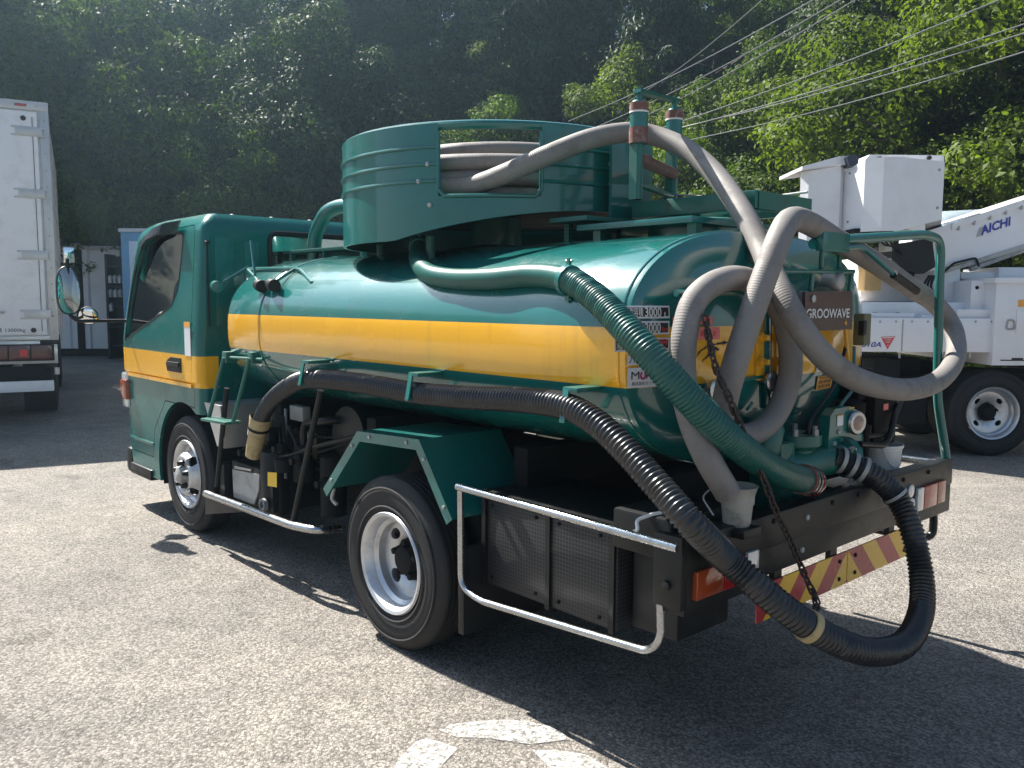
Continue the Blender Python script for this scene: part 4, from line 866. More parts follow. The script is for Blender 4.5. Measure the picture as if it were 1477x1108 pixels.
# panes
def pane(P, t=.004): return MB().prism([Vector((p.x, ys(p.z) + .018, p.z)) for p in P], (0, t, 0))
part(pane(grow(WIN, .01)), 'window', M['glass'], cab); part(MB().prism([Vector((p.x, 2 * TY - ys(p.z) - .018, p.z)) for p in grow(WIN, .01)], (0, -.004, 0)), 'window', M['glass'], cab)
part(MB().tube(catmull([Vector((p.x, ys(p.z) + .004, p.z)) for p in WIN], 4, True), .008, 6, closed=True), 'window_seal', M['black'], cab)
part(MB().prism([(lerp_tab(XFT, 1.28) + .03, .20, 1.28), (lerp_tab(XFT, 1.28) + .03, 2 * TY - .2, 1.28), (lerp_tab(XFT, 1.88) + .03, 2 * TY - .28, 1.88), (lerp_tab(XFT, 1.88) + .03, .28, 1.88)], (.005, 0, 0)), 'windscreen', M['glass'], cab)
part(MB().box((-2.305, RW0 - .01, RZ0 - .01), (-2.300, RW1 + .01, RZ1 + .01)), 'rear_window', M['glass'], cab)
rz = [(RW0, RZ0), (RW1, RZ0), (RW1, RZ1), (RW0, RZ1)]; loop = []
for i in range(4):
    a_, b_, c_ = Vector(rz[i - 1]), Vector(rz[i]), Vector(rz[(i + 1) % 4]); u1 = (a_ - b_).normalized() * .06; u2 = (c_ - b_).normalized() * .06
    for k in range(6): t = k / 5; q = (b_ + u1) * (1 - t) ** 2 + b_ * 2 * t * (1 - t) + (b_ + u2) * t * t; loop.append(Vector((-2.277, q.x, q.y)))
part(MB().tube(loop, .017, 8, closed=True), 'rear_window_seal', M['black'], cab)
vis = MB(); top_ = [side_pt(*p) for p in ((263, 318), (240, 322), (222, 330), (208, 343), (198, 368), (188, 395))]; bot_ = [side_pt(*p) for p in ((263, 338), (237, 338), (220, 346), (209, 360), (200, 382), (191, 405))]
vis.strip([p + Vector((0, -.008, 0)) for p in top_], [p + Vector((0, -.04, 0)) for p in bot_]); vis.strip([p + Vector((0, -.009, .002)) for p in top_], [p + Vector((0, -.043, 0)) for p in bot_])
part(vis, 'door_visor', M['visor'], door, 40)
h0 = side_pt(251, 525); hb = MB(); hb.lathe([(0, .062), (-.004, .06), (-.006, .05), (.0, .045)], Vector((h0.x, ys(h0.z), h0.z)), (0, 1, 0), 24)
hb = MB(); yh = ys(1.1); e0, e1 = side_pt(240, 514), side_pt(262, 538); hb.prism([(e0.x + .02, yh - .006, e1.z), (e1.x, yh - .006, e1.z), (e1.x, yh - .006, e0.z), (e0.x + .09, yh - .006, e0.z), (e0.x + .03, yh - .006, e0.z - .02), (e0.x, yh - .006, (e0.z + e1.z) / 2)], (0, .012, 0)); part(hb, 'door_handle', M['black'], door)
part(MB().box((e0.x + .03, yh - .016, (e0.z + e1.z) / 2 - .012), (e1.x - .02, yh - .004, (e0.z + e1.z) / 2 + .018), .006), 'handle_lever', M['blackm'], door)
s0, s1 = at(265, 465, Y=.047), at(275, 514, Y=.047); part(MB().box((s0.x, .0475, s1.z), (s1.x, .0495, s0.z)), 'sticker', M['label_white'], cab); part(MB().box((s0.x, .0465, s0.z - .03), (s1.x, .0485, s0.z + .004)), 'sticker_stripe', M['orange_label'], cab)
# character ledge below the stripe, lower steps, corner light
part(MB().prism([(-3.59, .063, .962), (-2.415, .063, .962), (-2.415, .063, .985), (-3.59, .063, .985)], (0, -.014, 0)), 'door_ledge', M['yellow'], door)
part(MB().box((-3.60, .045, .27), (-3.18, .12, .32), .01).box((-3.62, .05, .24), (-3.2, .2, .272), .01), 'entry_step', M['black'], cab)
part(MB().box((-3.60, .052, .50), (-3.14, .075, .52), .004), 'step_ledge', M['green'], cab)
part(MB().box((-3.75, .06, .23), (-3.62, 2 * TY - .06, .42), .04), 'front_bumper', M['black'], cab)
ls = [at(166, 550, X=-3.62), at(163, 575, X=-3.62)]
part(MB().box((-3.72, .028, .78), (-3.60, .11, .93), .02), 'corner_light', M['lens_amber'], cab); part(MB().box((-3.735, .045, .72), (-3.615, .14, .98), .02), 'light_surround', M['lens_clear'], cab)
for y in (.35, .62, .9, 1.18, 1.45): part(MB().lathe([(0, .016), (.012, .014), (.018, 0)], (-2.42, y, 2.045), (0, 0, 1), 10), 'roof_bolt', M['galv'], cab)
for x in (-3.0, -2.75, -2.6): part(MB().lathe([(0, .014), (.012, .012), (.016, 0)], (x, .24, 2.045), (0, 0, 1), 10), 'roof_bolt', M['galv'], cab)
for y0, y1, z0, z1 in ((.17, .29, 1.35, 1.9), (.36, .46, 1.4, 1.88), (1.36, 1.46, 1.35, 1.9)): part(MB().box((-2.29, y0, z0), (-2.272, y1, z1), .016), 'pressed_rib', M['green'], cab)
part(MB().tube([(-2.268, .12, 1.35), (-2.268, .115, 1.62), (-2.268, .12, 1.86)], .006, 6).lathe([(0, 0), (.005, .014), (.02, .016), (.028, 0)], (-2.268, .12, 1.85), (0, 0, 1), 12), 'aerial', M['black'], cab)
# cab interior
part(MB().box((-3.62, .12, .92), (-3.2, 2 * TY - .12, 1.24), .05), 'dashboard', M['black'], cab)
part(MB().box((-2.95, .16, .90), (-2.45, 2 * TY - .16, 1.06), .04), 'seat_cushion', M['seat'], cab)
for y in (.2, .95): part(MB().box((-2.52, y, 1.0), (-2.38, y + .62, 1.52), .05).box((-2.5, y + .2, 1.53), (-2.41, y + .45, 1.72), .04), 'seat_back', M['seat'], cab)
st = MB(); cst = Vector((-3.15, 1.36, 1.24)); ax_ = Vector((.55, 0, .83)).normalized(); u_ = Vector((0, 1, 0)); w_ = ax_.cross(u_)
st.tube([cst + (u_ * math.cos(2 * math.pi * i / 32) + w_ * math.sin(2 * math.pi * i / 32)) * .19 for i in range(32)], .014, 8, closed=True).bar(cst - u_ * .19, cst + u_ * .19, .014).bar(cst, cst - ax_ * .25, .03); part(st, 'steering_wheel', M['black'], cab)
# mirrors
def mirror(px, sgn):
    mb = MB(); X = -3.62; yb = .09 if sgn < 0 else 2 * TY - .09
    mc = at(99, 419, X=X) if sgn < 0 else Vector((X, 2 * TY + .36, 1.57)); mc = Vector((X, mc.y if sgn < 0 else mc.y, mc.z))
    arm = part(mb.pipe([(X, yb, 1.36), (X, mc.y + sgn * -.05, 1.36), (X - .01, mc.y, 1.40), (X, mc.y, mc.z + .22)], .0125, 10, .04), 'mirror_arm', M['black'], cab)
    # housing: rounded tall shape, glass faces the rear
    P = [(math.copysign(abs(math.cos(a)) ** .75, math.cos(a)) * .083, math.copysign(abs(math.sin(a)) ** .7, math.sin(a)) * .17) for a in [2 * math.pi * i / 36 for i in range(36)]]
    ux = Vector((-.25 * sgn * -1, 1, 0)).normalized() if sgn < 0 else Vector((-.3, 1, 0)).normalized(); nx = Vector((ux.y, -ux.x, 0))
    fr = MB(); rg = []
    for dz, s_ in ((-.05, .45), (-.045, .75), (-.02, .97), (0, 1.0), (.006, .985), (.004, .93)): rg.append([mc + nx * dz + ux * (u * s_) + Vector((0, 0, v * s_)) for u, v in P])
    fr.add([p for r in rg for p in r], [(i * 36 + k, i * 36 + (k + 1) % 36, (i + 1) * 36 + (k + 1) % 36, (i + 1) * 36 + k) for i in range(5) for k in range(36)] + [tuple(range(36))]); hs = part(fr, 'mirror_housing', M['black'], cab, 40)
    gl_ = MB(); rg = [[mc + nx * (.0045 + .01 * (1 - s_ * s_)) + ux * (u * s_ * .94) + Vector((0, 0, v * s_ * .94)) for u, v in P] for s_ in (1, .8, .6, .4, .2, .02)]
    gl_.add([p for r in rg for p in r], [(i * 36 + k, i * 36 + (k + 1) % 36, (i + 1) * 36 + (k + 1) % 36, (i + 1) * 36 + k) for i in range(5) for k in range(36)] + [tuple(5 * 36 + k for k in range(36))]); part(gl_, 'mirror_glass', M['mirror'], cab, 60)
    if sgn < 0:
        c2 = at(127, 456, X=X - .05); md = MB(); md.lathe([(-.05, 0), (-.045, .04), (-.02, .065), (0, .068)], c2, (.8, -.35, -.35), 24); part(md, 'under_mirror_housing', M['black'], cab, 40)
        md = MB(); md.lathe([(.001, .062), (.012, .045), (.018, .02), (.019, 0)], c2, (.8, -.35, -.35), 24); part(md, 'under_mirror_glass', M['mirror'], cab, 60)
        part(MB().pipe([c2 - Vector((.03, 0, 0)), at(112, 459, X=X - .03), (X, mc.y, 1.40)], .01, 8, .02), 'under_mirror_arm', M['black'], cab)
        part(MB().box(mc + Vector((-.03, -.02, .19)), mc + Vector((.0, .05, .30)), .01), 'small_mirror', M['mirror'], cab)
mirror(0, -1); mirror(0, 1)

# ---- things on the tank top, front end
def tt(px, py):       # point on the top-left shell seen at a pixel
    y = .4
    best = None
    for i in range(140):
        y = TY - TA + i * .01; p = at(px, py, Y=y)
        if p.z <= tank_z(y): return p
    return at(px, py, Y=TY)
def tq(px, py, d_): return at(px, py, Y=tt(px, py).y - d_)
tr0 = tt(350, 398)
part(MB().pipe([tt(372, 404), tq(356, 388, .05), tq(425, 387, .05), tq(434, 390, .04), tt(450, 408)], .010, 8, .03), 'top_rail', M['green'])
for a_, b_ in (((357, 386), (322, 407)), ((428, 386), (396, 407))): part(MB().bar(tq(*a_, .05), at(*b_, Y=tt(max(325, b_[0]), b_[1]).y - .055), .009), 'lamp_stay', M['green'])
for p in ((312, 413), (375, 412), (393, 411)):
    yy = tt(max(p[0], 325), p[1]).y - .055; part(MB().lathe([(-.045, 0), (-.045, .03), (.0, .034), (.045, .034), (.047, 0)], at(*p, Y=yy), (.9, -.2, -.1), 18), 'clearance_lamp', M['black'] if p[0] > 330 else M['green'], smooth=40)
yy = tt(375, 410).y - .055; part(MB().tube([at(375, 410, Y=yy), at(368, 400, Y=yy + .03), at(362, 347, Y=yy + .06)], .008, 8), 'whip_aerial', M['green'])
w0, w1 = at(408, 362, Y=.62), at(466, 358, Y=.62); ww = MB(); ww.box((w0.x, .62, w0.z - .02), (w1.x + .45, 1.15, w0.z), .003); wk = part(ww, 'walkway', M['perf_green'])
for x in (w0.x + .05, w1.x - .05, w1.x + .38): part(MB().box((x, .64, tank_z(.66) - .03), (x + .025, .67, w0.z - .021)), 'walkway_leg', M['green'], wk)
g0 = at(452, 352, Y=.72); part(MB().pipe([(g0.x, .72, 1.76), (g0.x + .02, .72, 1.93), at(470, 306, Y=.72), at(488, 298, Y=.74), (-.9, .78, 2.06)], .045, 16, .16), 'vent_pipe', M['green'])

# ---- hose drum
DC = Vector((-.50, .92, 0)); DR = .78; DZ0, DZ1 = 1.80, 2.275
a_cam = math.degrees(math.atan2(CAM.y - DC.y, CAM.x - DC.x))
def drum_ang(px, py=235):        # angle on the drum wall seen at a pixel column (near wall)
    v = ray(px, py); o = CAM - DC; a = v.x ** 2 + v.y ** 2; b = 2 * (o.x * v.x + o.y * v.y); c = o.x ** 2 + o.y ** 2 - DR ** 2; D_ = b * b - 4 * a * c
    if D_ < 0: D_ = 0
    t = (-b - math.sqrt(D_)) / (2 * a); p = CAM + v * t; return math.degrees(math.atan2(p.y - DC.y, p.x - DC.x)), p
A0, pA = drum_ang(632); A1, pB = drum_ang(781)
_, pt_ = drum_ang(632, 283); zo0 = pt_.z; zo1 = DZ1 - .035
def zlow(p): return max(0.0, min(1.0, (p.x + .33) / .62)) * .14 - .02
def ring_wall(mb, a0, a1, z0, z1, n, r=DR, th=.012):
    def lo(q): q = q.copy(); q.z = z0 + zlow(q); return q
    for rr_, fl in ((r, 0), (r - th, 1)):
        A_ = [DC + Vector((math.cos(R_(a0 + (a1 - a0) * i / n)) * rr_, math.sin(R_(a0 + (a1 - a0) * i / n)) * rr_, z0)) for i in range(n + 1)]
        mb.strip([lo(p) for p in A_], [p + Vector((0, 0, z1 - z0)) for p in A_])
    for z in (z0, z1):
        A_ = [DC + Vector((math.cos(R_(a0 + (a1 - a0) * i / n)) * r, math.sin(R_(a0 + (a1 - a0) * i / n)) * r, z)) for i in range(n + 1)]
        B_ = [DC + Vector((math.cos(R_(a0 + (a1 - a0) * i / n)) * (r - th), math.sin(R_(a0 + (a1 - a0) * i / n)) * (r - th), z)) for i in range(n + 1)]; mb.strip(A_, B_) if z == z1 else mb.strip([lo(p) for p in A_], [lo(p) for p in B_])
dr = MB(); ring_wall(dr, A1, A0 + 360, DZ0, DZ1, 80); ring_wall(dr, A0, A1, DZ0, zo0, 14); drum = part(dr, 'hose_drum', M['green'], smooth=35)
def arc(a0, a1, z, r=DR, n=60): return [DC + Vector((math.cos(R_(a0 + (a1 - a0) * i / n)) * r, math.sin(R_(a0 + (a1 - a0) * i / n)) * r, z)) for i in range(n + 1)]
part(MB().tube(arc(0, 360, DZ1 - .008, DR - .02, 90)[:-1], .02, 10, closed=True), 'drum_rim', M['green'], drum)
for f_ in (.30, .52, .74): part(MB().tube(arc(A1, A0 + 360, DZ1 - (DZ1 - zo0 + .02) * f_, DR + .002, 90), .008, 8), 'drum_bead', M['green'], drum)
def ap(a, z, r=DR): return DC + Vector((math.cos(R_(a)) * r, math.sin(R_(a)) * r, z))
fr_ = [ap(A0, zo1, DR), ap(A0, zo0 + .03), ap(A0 + 2, zo0)] + [ap(A0 + 2 + (A1 - A0 - 4) * i / 14, zo0) for i in range(1, 14)] + [ap(A1 - 2, zo0), ap(A1, zo0 + .03), ap(A1, zo1)]
part(MB().tube(fr_, .010, 8), 'opening_trim', M['green'], drum)
for px, py in ((617, 237), (604, 262), (620, 296), (880, 237), (880, 265)):
    a_, p_ = drum_ang(px, py); part(MB().lathe([(0, .011), (.008, .010), (.011, 0)], p_, (p_ - DC).xy.to_3d(), 10), 'drum_bolt', M['galv'], drum)
fl = MB(); ci = arc(0, 360, DZ0 + .135, DR - .02, 48)[:-1]; fl.add(ci, [tuple(range(48))]); part(fl, 'drum_floor', M['dark'], drum)
part(MB().lathe([(0, .13), (.36, .13), (.38, .06), (.38, 0)], DC + Vector((0, 0, DZ0)), (0, 0, 1), 32), 'drum_core', M['green_worn'], drum)
part(MB().lathe([(-.16, .24), (-.02, .26), (-.02, 0)], DC + Vector((0, 0, DZ0)), (0, 0, 1), 32), 'drum_pedestal', M['dark'], drum)
for a in (20, 100, 160, 220, 290): q = ap(a, 0, .62); part(MB().bar((q.x, q.y, tank_z(q.y) - .03), (q.x, q.y, DZ0 + .01), .022), 'drum_leg', M['green_worn'], drum)
# guide panels and rollers beside the drum
gx = MB(); P0 = at(888, 196, X=.30); P1 = at(917, 197, X=.40)
part(MB().obox((.335, 1.0, 2.06), (.008, 0, 0), (0, .14, 0), (0, 0, .19)), 'guide_panel', M['green'], drum)
ROL = []
for k, (px, yt, yb) in enumerate(((922, 145, 207), (973, 157, 215))):
    tp_ = at(px, yt, X=.62 if k == 0 else .46); bt_ = at(px, yb, X=.62 if k == 0 else .46); h = tp_.z - bt_.z; r_ = .036
    ro = part(MB().lathe([(0, 0), (0, r_), (h - .012, r_), (h - .002, r_ * .75), (h, 0)], Vector((tp_.x, tp_.y, bt_.z)), (0, 0, 1), 24), 'guide_roller', M['green'], smooth=40); ROL.append((tp_, bt_))
    part(MB().lathe([(h * .74, r_ + .001), (h * .74, r_ + .0025), (h * .94, r_ + .0025), (h * .94, r_ + .001)], Vector((tp_.x, tp_.y, bt_.z)), (0, 0, 1), 24, close=True), 'worn_band', M['rustpaint'], ro)
    part(MB().lathe([(h * .70, r_ + .001), (h * .70, r_ + .003), (h * .74, r_ + .003), (h * .74, r_ + .001)], Vector((tp_.x, tp_.y, bt_.z)), (0, 0, 1), 24, close=True), 'bright_band', M['ink_white'], ro)
    if k == 0: part(MB().lathe([(-.002, r_ + .001), (-.002, r_ + .0025), (h * .36, r_ + .0025), (h * .36, r_ + .001)], Vector((tp_.x, tp_.y, bt_.z)), (0, 0, 1), 24, close=True), 'rubbed_band', M['rustpaint'], ro)
    part(MB().bar((tp_.x, tp_.y, 1.93), (tp_.x, tp_.y, bt_.z + .01), .02).box((tp_.x - .03, tp_.y - .02, 1.93), (tp_.x + .01, tp_.y + .02, bt_.z - .0)), 'roller_post', M['green_worn'])
t0, t1 = ROL[0][0], ROL[1][0]
part(MB().obox((t0 + t1) / 2 + Vector((0, 0, .035)), (t1 - t0) / 2 + (t1 - t0).normalized() * .03, (.02, 0, 0), (0, 0, .006)).bar(t0 - Vector((0, 0, .01)), t0 + Vector((0, 0, .05)), .012).bar(t1 - Vector((0, 0, .01)), t1 + Vector((0, 0, .05)), .012), 'roller_tie', M['green'])
zb = min(ROL[0][1].z, ROL[1][1].z)
part(MB().bar((ROL[0][0].x, ROL[0][0].y, zb - .06), (ROL[1][0].x, ROL[1][0].y, zb - .06), .028), 'bottom_roller', M['rustpaint'])
part(MB().bar((ROL[0][0].x, ROL[0][0].y, zb - .16), (ROL[1][0].x, ROL[1][0].y, zb - .16), .014), 'roller_crossbar', M['green_worn'])
# frame carrying rollers, over the rear of the tank
c1 = at(918, 292, X=.42); zf = c1.z
part(MB().box((.40, .93, zf - .07), (1.02, .975, zf - .0), .004).box((.40, 1.32, zf - .07), (1.02, 1.365, zf), .004).box((.40, .95, zf - .07), (.445, 1.35, zf - .002)).box((.98, .95, zf - .07), (1.025, 1.35, zf - .002)), 'top_frame', M['green_worn'])
part(MB().box((.36, .62, zf - .14), (.95, 1.30, zf - .115), .004), 'frame_plate', M['green'])
for x, y in ((.42, .66), (.9, .66), (.42, 1.25), (.9, 1.25)): part(MB().box((x, y, tank_z(y) - .03), (x + .04, y + .04, zf - .115)), 'frame_leg', M['green_worn'])
s0 = at(826, 313, X=.34); s1 = at(887, 309, X=.34)
part(MB().box((.22, s0.y - .02, s0.z - .02), (.44, s1.y + .04, s0.z), .003).box((.24, s0.y + .05, 1.70), (.27, s0.y + .08, s0.z - .021)).box((.38, s0.y + .2, 1.70), (.41, s0.y + .23, s0.z - .021)), 'foot_plate', M['perf_green'])
part(MB().lathe([(-.02, .22), (.05, .22), (.055, .25), (.075, .25), (.085, .2), (.09, 0)], (.72, 1.0, tank_z(1.0) - .01), (0, 0, 1), 32), 'manhole_cover', M['green'])
part(MB().bar((.46, 1.28, zf), (1.0, 1.36, zf + .03), .006).bar((.45, ROL[1][0].y, zb - .15), (1.02, 1.34, zf - .02), .005), 'stay_wire', M['galv'])

# ---- green delivery hose clamped along the tank
gpts = [at(606, 350, Y=.40), tq(603, 375, .05), tq(618, 394, .055), tq(655, 402, .05), tq(710, 402, .05), tq(770, 397, .05), tq(820, 404, .055), at(860, 430, Y=.06), at(905, 476, Y=.01), at(945, 520, X=1.27), at(985, 565, X=1.34), at(1030, 612, X=1.39), at(1080, 655, X=1.41), at(1125, 682, X=1.40), at(1172, 695, X=1.36)]
gp = catmull(gpts, 14); gp = resample(gp, .004)
Lt = sum((b - a).length for a, b in zip(gp, gp[1:])); i0 = min(range(len(gp)), key=lambda i: (gp[i] - gpts[6]).length); i1 = min(range(len(gp)), key=lambda i: (gp[i] - gpts[11]).length)
def gr(i, L):
    base = .0405 + .004 * i / len(gp)
    if i < i0: return base
    k = 1 if i < i1 else max(.2, 1 - (i - i1) / 160)
    return base + .004 + .0022 * k * math.sin(2 * math.pi * i / 3.2)
gh = part(MB().tube(gp, .04, 20, rfun=gr), 'delivery_hose', M['hose_green'], smooth=60)
def ringclamp(path, i, r, w, m, nm, parent, bolt=True):
    t = (path[min(i + 2, len(path) - 1)] - path[max(0, i - 2)]).normalized(); mb = MB(); mb.lathe([(-w, r - .004), (-w, r + .003), (w, r + .003), (w, r - .004)], path[i], t, 28, close=True)
    if bolt:
        s_ = t.cross(Vector((0, 0, 1))).normalized(); q = path[i] + Vector((0, 0, 1)).cross(s_).normalized() * 0
        for dz in (1, -1): mb.obox(path[i] + Vector((0, 0, dz * (r + .012))) , (.006, 0, 0), (0, .006, 0), (0, 0, .012)); mb.bar(path[i] + Vector((-.014, 0, dz * (r + .015))), path[i] + Vector((.014, 0, dz * (r + .015))), .005, 6)
    return part(mb, nm, m, parent, 40)
ringclamp(gp, 14, .046, .012, M['green'], 'hose_clamp', gh); ringclamp(gp, i0, .050, .012, M['green'], 'hose_clamp', gh)
for k, m in ((6, 'lens_red'), (12, 'chrome'), (20, 'chrome'), (25, 'rustpaint')): ringclamp(gp, len(gp) - 1 - k, .052, .006, M[m], 'hose_band', gh, False)
e_ = gp[-1]; t_ = (gp[-1] - gp[-4]).normalized(); part(MB().lathe([(0, .046), (.02, .045), (.03, .035), (.032, 0)], e_, t_, 24), 'hose_plug', M['green'], gh, 40)
part(MB().lathe([(-.12, .05), (0, .052), (.02, .046)], gpts[0], (0, 0, 1), 20), 'outlet_stub', M['green'])

# ---- pump valves, work light and clutter on the rear deck
vb = MB(); q = at(1145, 672, X=1.2)
part(MB().lathe([(0, 0), (0, .10), (.06, .10), (.07, .075), (.22, .075), (.24, .10), (.28, .10), (.28, 0)], Vector((1.2, q.y, .735)), (0, 0, 1), 24), 'valve_body', M['green_worn'])
part(MB().lathe([(-.16, .06), (-.14, .085), (-.11, .085), (-.10, .06), (.18, .06), (.19, .08), (.22, .08), (.22, 0)], at(1160, 668, X=1.24), (.35, 1, .05), 24), 'suction_pipe', M['green_worn'])
for i in range(6):
    a = i * math.pi / 3; c_ = Vector((1.2, q.y, 1.02)); part(MB().lathe([(0, .012), (.03, .011), (.032, 0)], c_ + Vector((math.cos(a) * .085, math.sin(a) * .085, -.01)), (0, 0, 1), 6), 'valve_bolt', M['galv'])
part(MB().pipe([at(1145, 640, X=1.22), at(1170, 628, X=1.24), at(1205, 618, X=1.24)], .022, 10, .03), 'lever_arm', M['dark'])
part(MB().box((1.12, q.y - .20, .735), (1.26, q.y - .1, 1.0), .01), 'valve_bracket', M['green_worn'])
part(MB().lathe([(0, .055), (.02, .06), (.1, .06), (.12, .05)], at(1100, 655, X=1.22), (0, .3, 1), 20), 'vacuum_trap', M['green_worn'])
part(MB().lathe([(0, .05), (.14, .05), (.14, 0)], at(1165, 660, X=1.17), (0, 0, -1), 16), 'pump_leg', M['dark'])
bo = [at(1193, 663, X=1.30), at(1198, 600, X=1.30), at(1205, 590, X=1.30), at(1226, 586, X=1.30), at(1240, 594, X=1.30), at(1247, 640, X=1.30), at(1250, 655, X=1.30)]
wl_ = part(MB().prism(bo, (-.04, 0, 0)), 'work_light_bracket', M['green'])
part(MB().lathe([(-.02, .042), (.02, .048), (.028, .043)], at(1230, 609, X=1.30), (1, -.25, 0), 28), 'work_light', M['chrome'], wl_, 40); part(MB().lathe([(.022, .042), (.03, .026), (.034, 0)], at(1230, 609, X=1.30), (1, -.25, 0), 28), 'light_lens', mat('lamp_lens', (0.3, 0.19, 0.15), 0.2, coat=0.5, dirt=0.6, dirtcol=(.25, .15, .1), dscale=40), wl_, 40)
for p, m in ((( 1212, 602), 'label_white'),):
    a_, b_ = at(1207, 615, X=1.3015), at(1216, 598, X=1.3015); part(MB().box(a_, b_ + Vector((.0015, 0, 0))), 'sticker', M['label_white'], wl_); part(MB().box(at(1207, 601, X=1.304), at(1216, 598, X=1.304) + Vector((.001, 0, 0))), 'sticker_stripe', M['orange_label'], wl_)
part(MB().box(at(1224, 590, X=1.3015), at(1232, 587, X=1.3015) + Vector((.0015, 0, 0))), 'yellow_tag', M['yellow_label'], wl_)
for p in ((1209, 623), (1203, 640), (1215, 635)): part(MB().lathe([(0, .01), (.006, .009), (.007, 0)], at(*p, X=1.30), (1, 0, 0), 10), 'bracket_bolt', M['galv'], wl_)
part(MB().pipe([at(1240, 641, X=1.31), at(1276, 643, X=1.31), at(1285, 625, X=1.31), at(1290, 600, X=1.29), at(1300, 575, X=1.25)], .013, 10, .04), 'air_pipe', M['blackm'])
part(MB().pipe([at(1247, 635, X=1.30), at(1252, 629, X=1.30), at(1278, 627, X=1.29)], .010, 8, .02), 'air_pipe', M['blackm'])
part(MB().box((1.14, 1.52, .9), (1.26, 1.74, 1.19), .02).box((1.1, 1.45, 1.10), (1.22, 1.6, 1.24), .02).lathe([(0, .05), (.2, .06), (.22, 0)], (1.2, 1.42, .9), (0, 0, 1), 16), 'control_unit', M['dark'])
part(MB().box(at(1274, 592, X=1.263), at(1281, 582, X=1.263) + Vector((.002, 0, 0))), 'warning_sticker', M['pink_label'])
part(MB().lathe([(0, .015), (.1, .015), (.1, .022), (.14, .022), (.14, 0)], at(1247, 662, X=1.30), (0, 0, 1), 12), 'drain_tap', M['dark'])
# green hose-hanging frame at the right rear corner
fg = MB(); XP = 1.34
fg.pipe([at(1172, 352, X=XP - .06), at(1215, 346, X=XP - .04), at(1335, 338, X=XP), at(1357, 346, X=XP), at(1354, 450, X=XP), at(1352, 575, X=XP + .01), at(1366, 668, X=1.375)], .0195, 14, .07); part(fg, 'hanger_frame', M['green'])
part(MB().box(at(1176, 362, X=XP - .05), at(1216, 338, X=XP - .05) + Vector((.03, 0, 0)), .004), 'frame_gusset', M['green'])
part(MB().pipe([at(1215, 358, X=XP - .03), at(1243, 356, X=XP - .02), at(1262, 372, X=XP), at(1291, 398, X=XP + .03)], .010, 10, .03), 'hose_fork', M['green']); part(MB().bar(at(1289, 396, X=XP + .03), at(1322, 420, X=XP + .05), .017, 12), 'fork_grip', M['black'])

# ================================================================== hoses, chain, buckets that lie on or hang from the truck
GREY = thing('grey_hose', 'long grey suction hose coiled in the drum and looped over the truck rear', 'hose', (DC.x, DC.y, DZ0))
coil = []
nt = 3.0
for i in range(int(nt * 40) + 1):
    a = a_cam - 30 - 360 * nt + 360 * nt * i / (nt * 40); f_ = i / (nt * 40)
    coil.append(DC + Vector((math.cos(R_(a)) * (.63 - .03 * math.sin(f_ * 17)), math.sin(R_(a)) * (.63 - .03 * math.sin(f_ * 17)), DZ0 + .178 + .222 * f_ + .006 * math.sin(i * .35))))
MBc = MB().tube(catmull(coil, 2), .0365, 16); o = MBc.build('hose_coil', M['hose_grey'], GREY, 60)
coil2 = [DC + Vector((math.cos(R_(a)) * (.50 + .02 * math.sin(i * .3)), math.sin(R_(a)) * (.50 + .02 * math.sin(i * .3)), DZ0 + .175 + .30 * i / 150)) for i, a in enumerate([9 * i for i in range(150)])]
MB().tube(catmull(coil2, 2), .037, 14).build('hose_coil', M['hose_grey'], GREY, 60)
_, ws = drum_ang(645, 270); hs0 = DC + (ws - DC) * .0
def dpt(px, py, rr_):
    v = ray(px, py); o_ = CAM - DC; a = v.x ** 2 + v.y ** 2; b = 2 * (o_.x * v.x + o_.y * v.y); c = o_.x ** 2 + o_.y ** 2 - rr_ ** 2; D_ = max(0, b * b - 4 * a * c); return CAM + v * ((-b - math.sqrt(D_)) / (2 * a))
gy = [dpt(612, 262, .64), dpt(648, 270, .66), dpt(690, 265, .70), dpt(735, 248, .80), dpt(790, 224, .87), dpt(850, 201, .93), at(905, 191, X=.47), at(940, 195, X=.53), at(985, 213, X=.68), at(1030, 250, X=.86), at(1070, 305, X=1.05), at(1098, 360, X=1.18), at(1128, 425, X=1.34), at(1160, 480, X=1.42),
      at(1200, 525, X=1.47), at(1250, 553, X=1.50), at(1310, 562, X=1.49), at(1355, 548, X=1.45), at(1378, 515, X=1.39), at(1375, 475, X=1.31), at(1350, 440, X=1.25), at(1310, 412, X=1.26), at(1260, 378, X=1.27), at(1205, 345, X=1.27), at(1165, 321, X=1.29), at(1141, 317, X=1.32), at(1126, 338, X=1.35), at(1108, 385, X=1.36), at(1085, 450, X=1.35), at(1060, 525, X=1.33), at(1045, 585, X=1.29),
      at(1050, 622, X=1.26), at(1080, 628, X=1.25), at(1115, 603, X=1.25), at(1138, 550, X=1.26), at(1138, 490, X=1.26), at(1118, 435, X=1.255), at(1080, 405, X=1.25), at(1040, 405, X=1.25), at(1003, 432, X=1.245), at(987, 485, X=1.25), at(985, 545, X=1.26), at(997, 605, X=1.30), at(1020, 660, X=1.35), at(1050, 712, X=1.38)]
MB().tube(resample(catmull(gy, 12), .012), .0425, 18).build('hose_run', M['hose_grey'], GREY, 60)

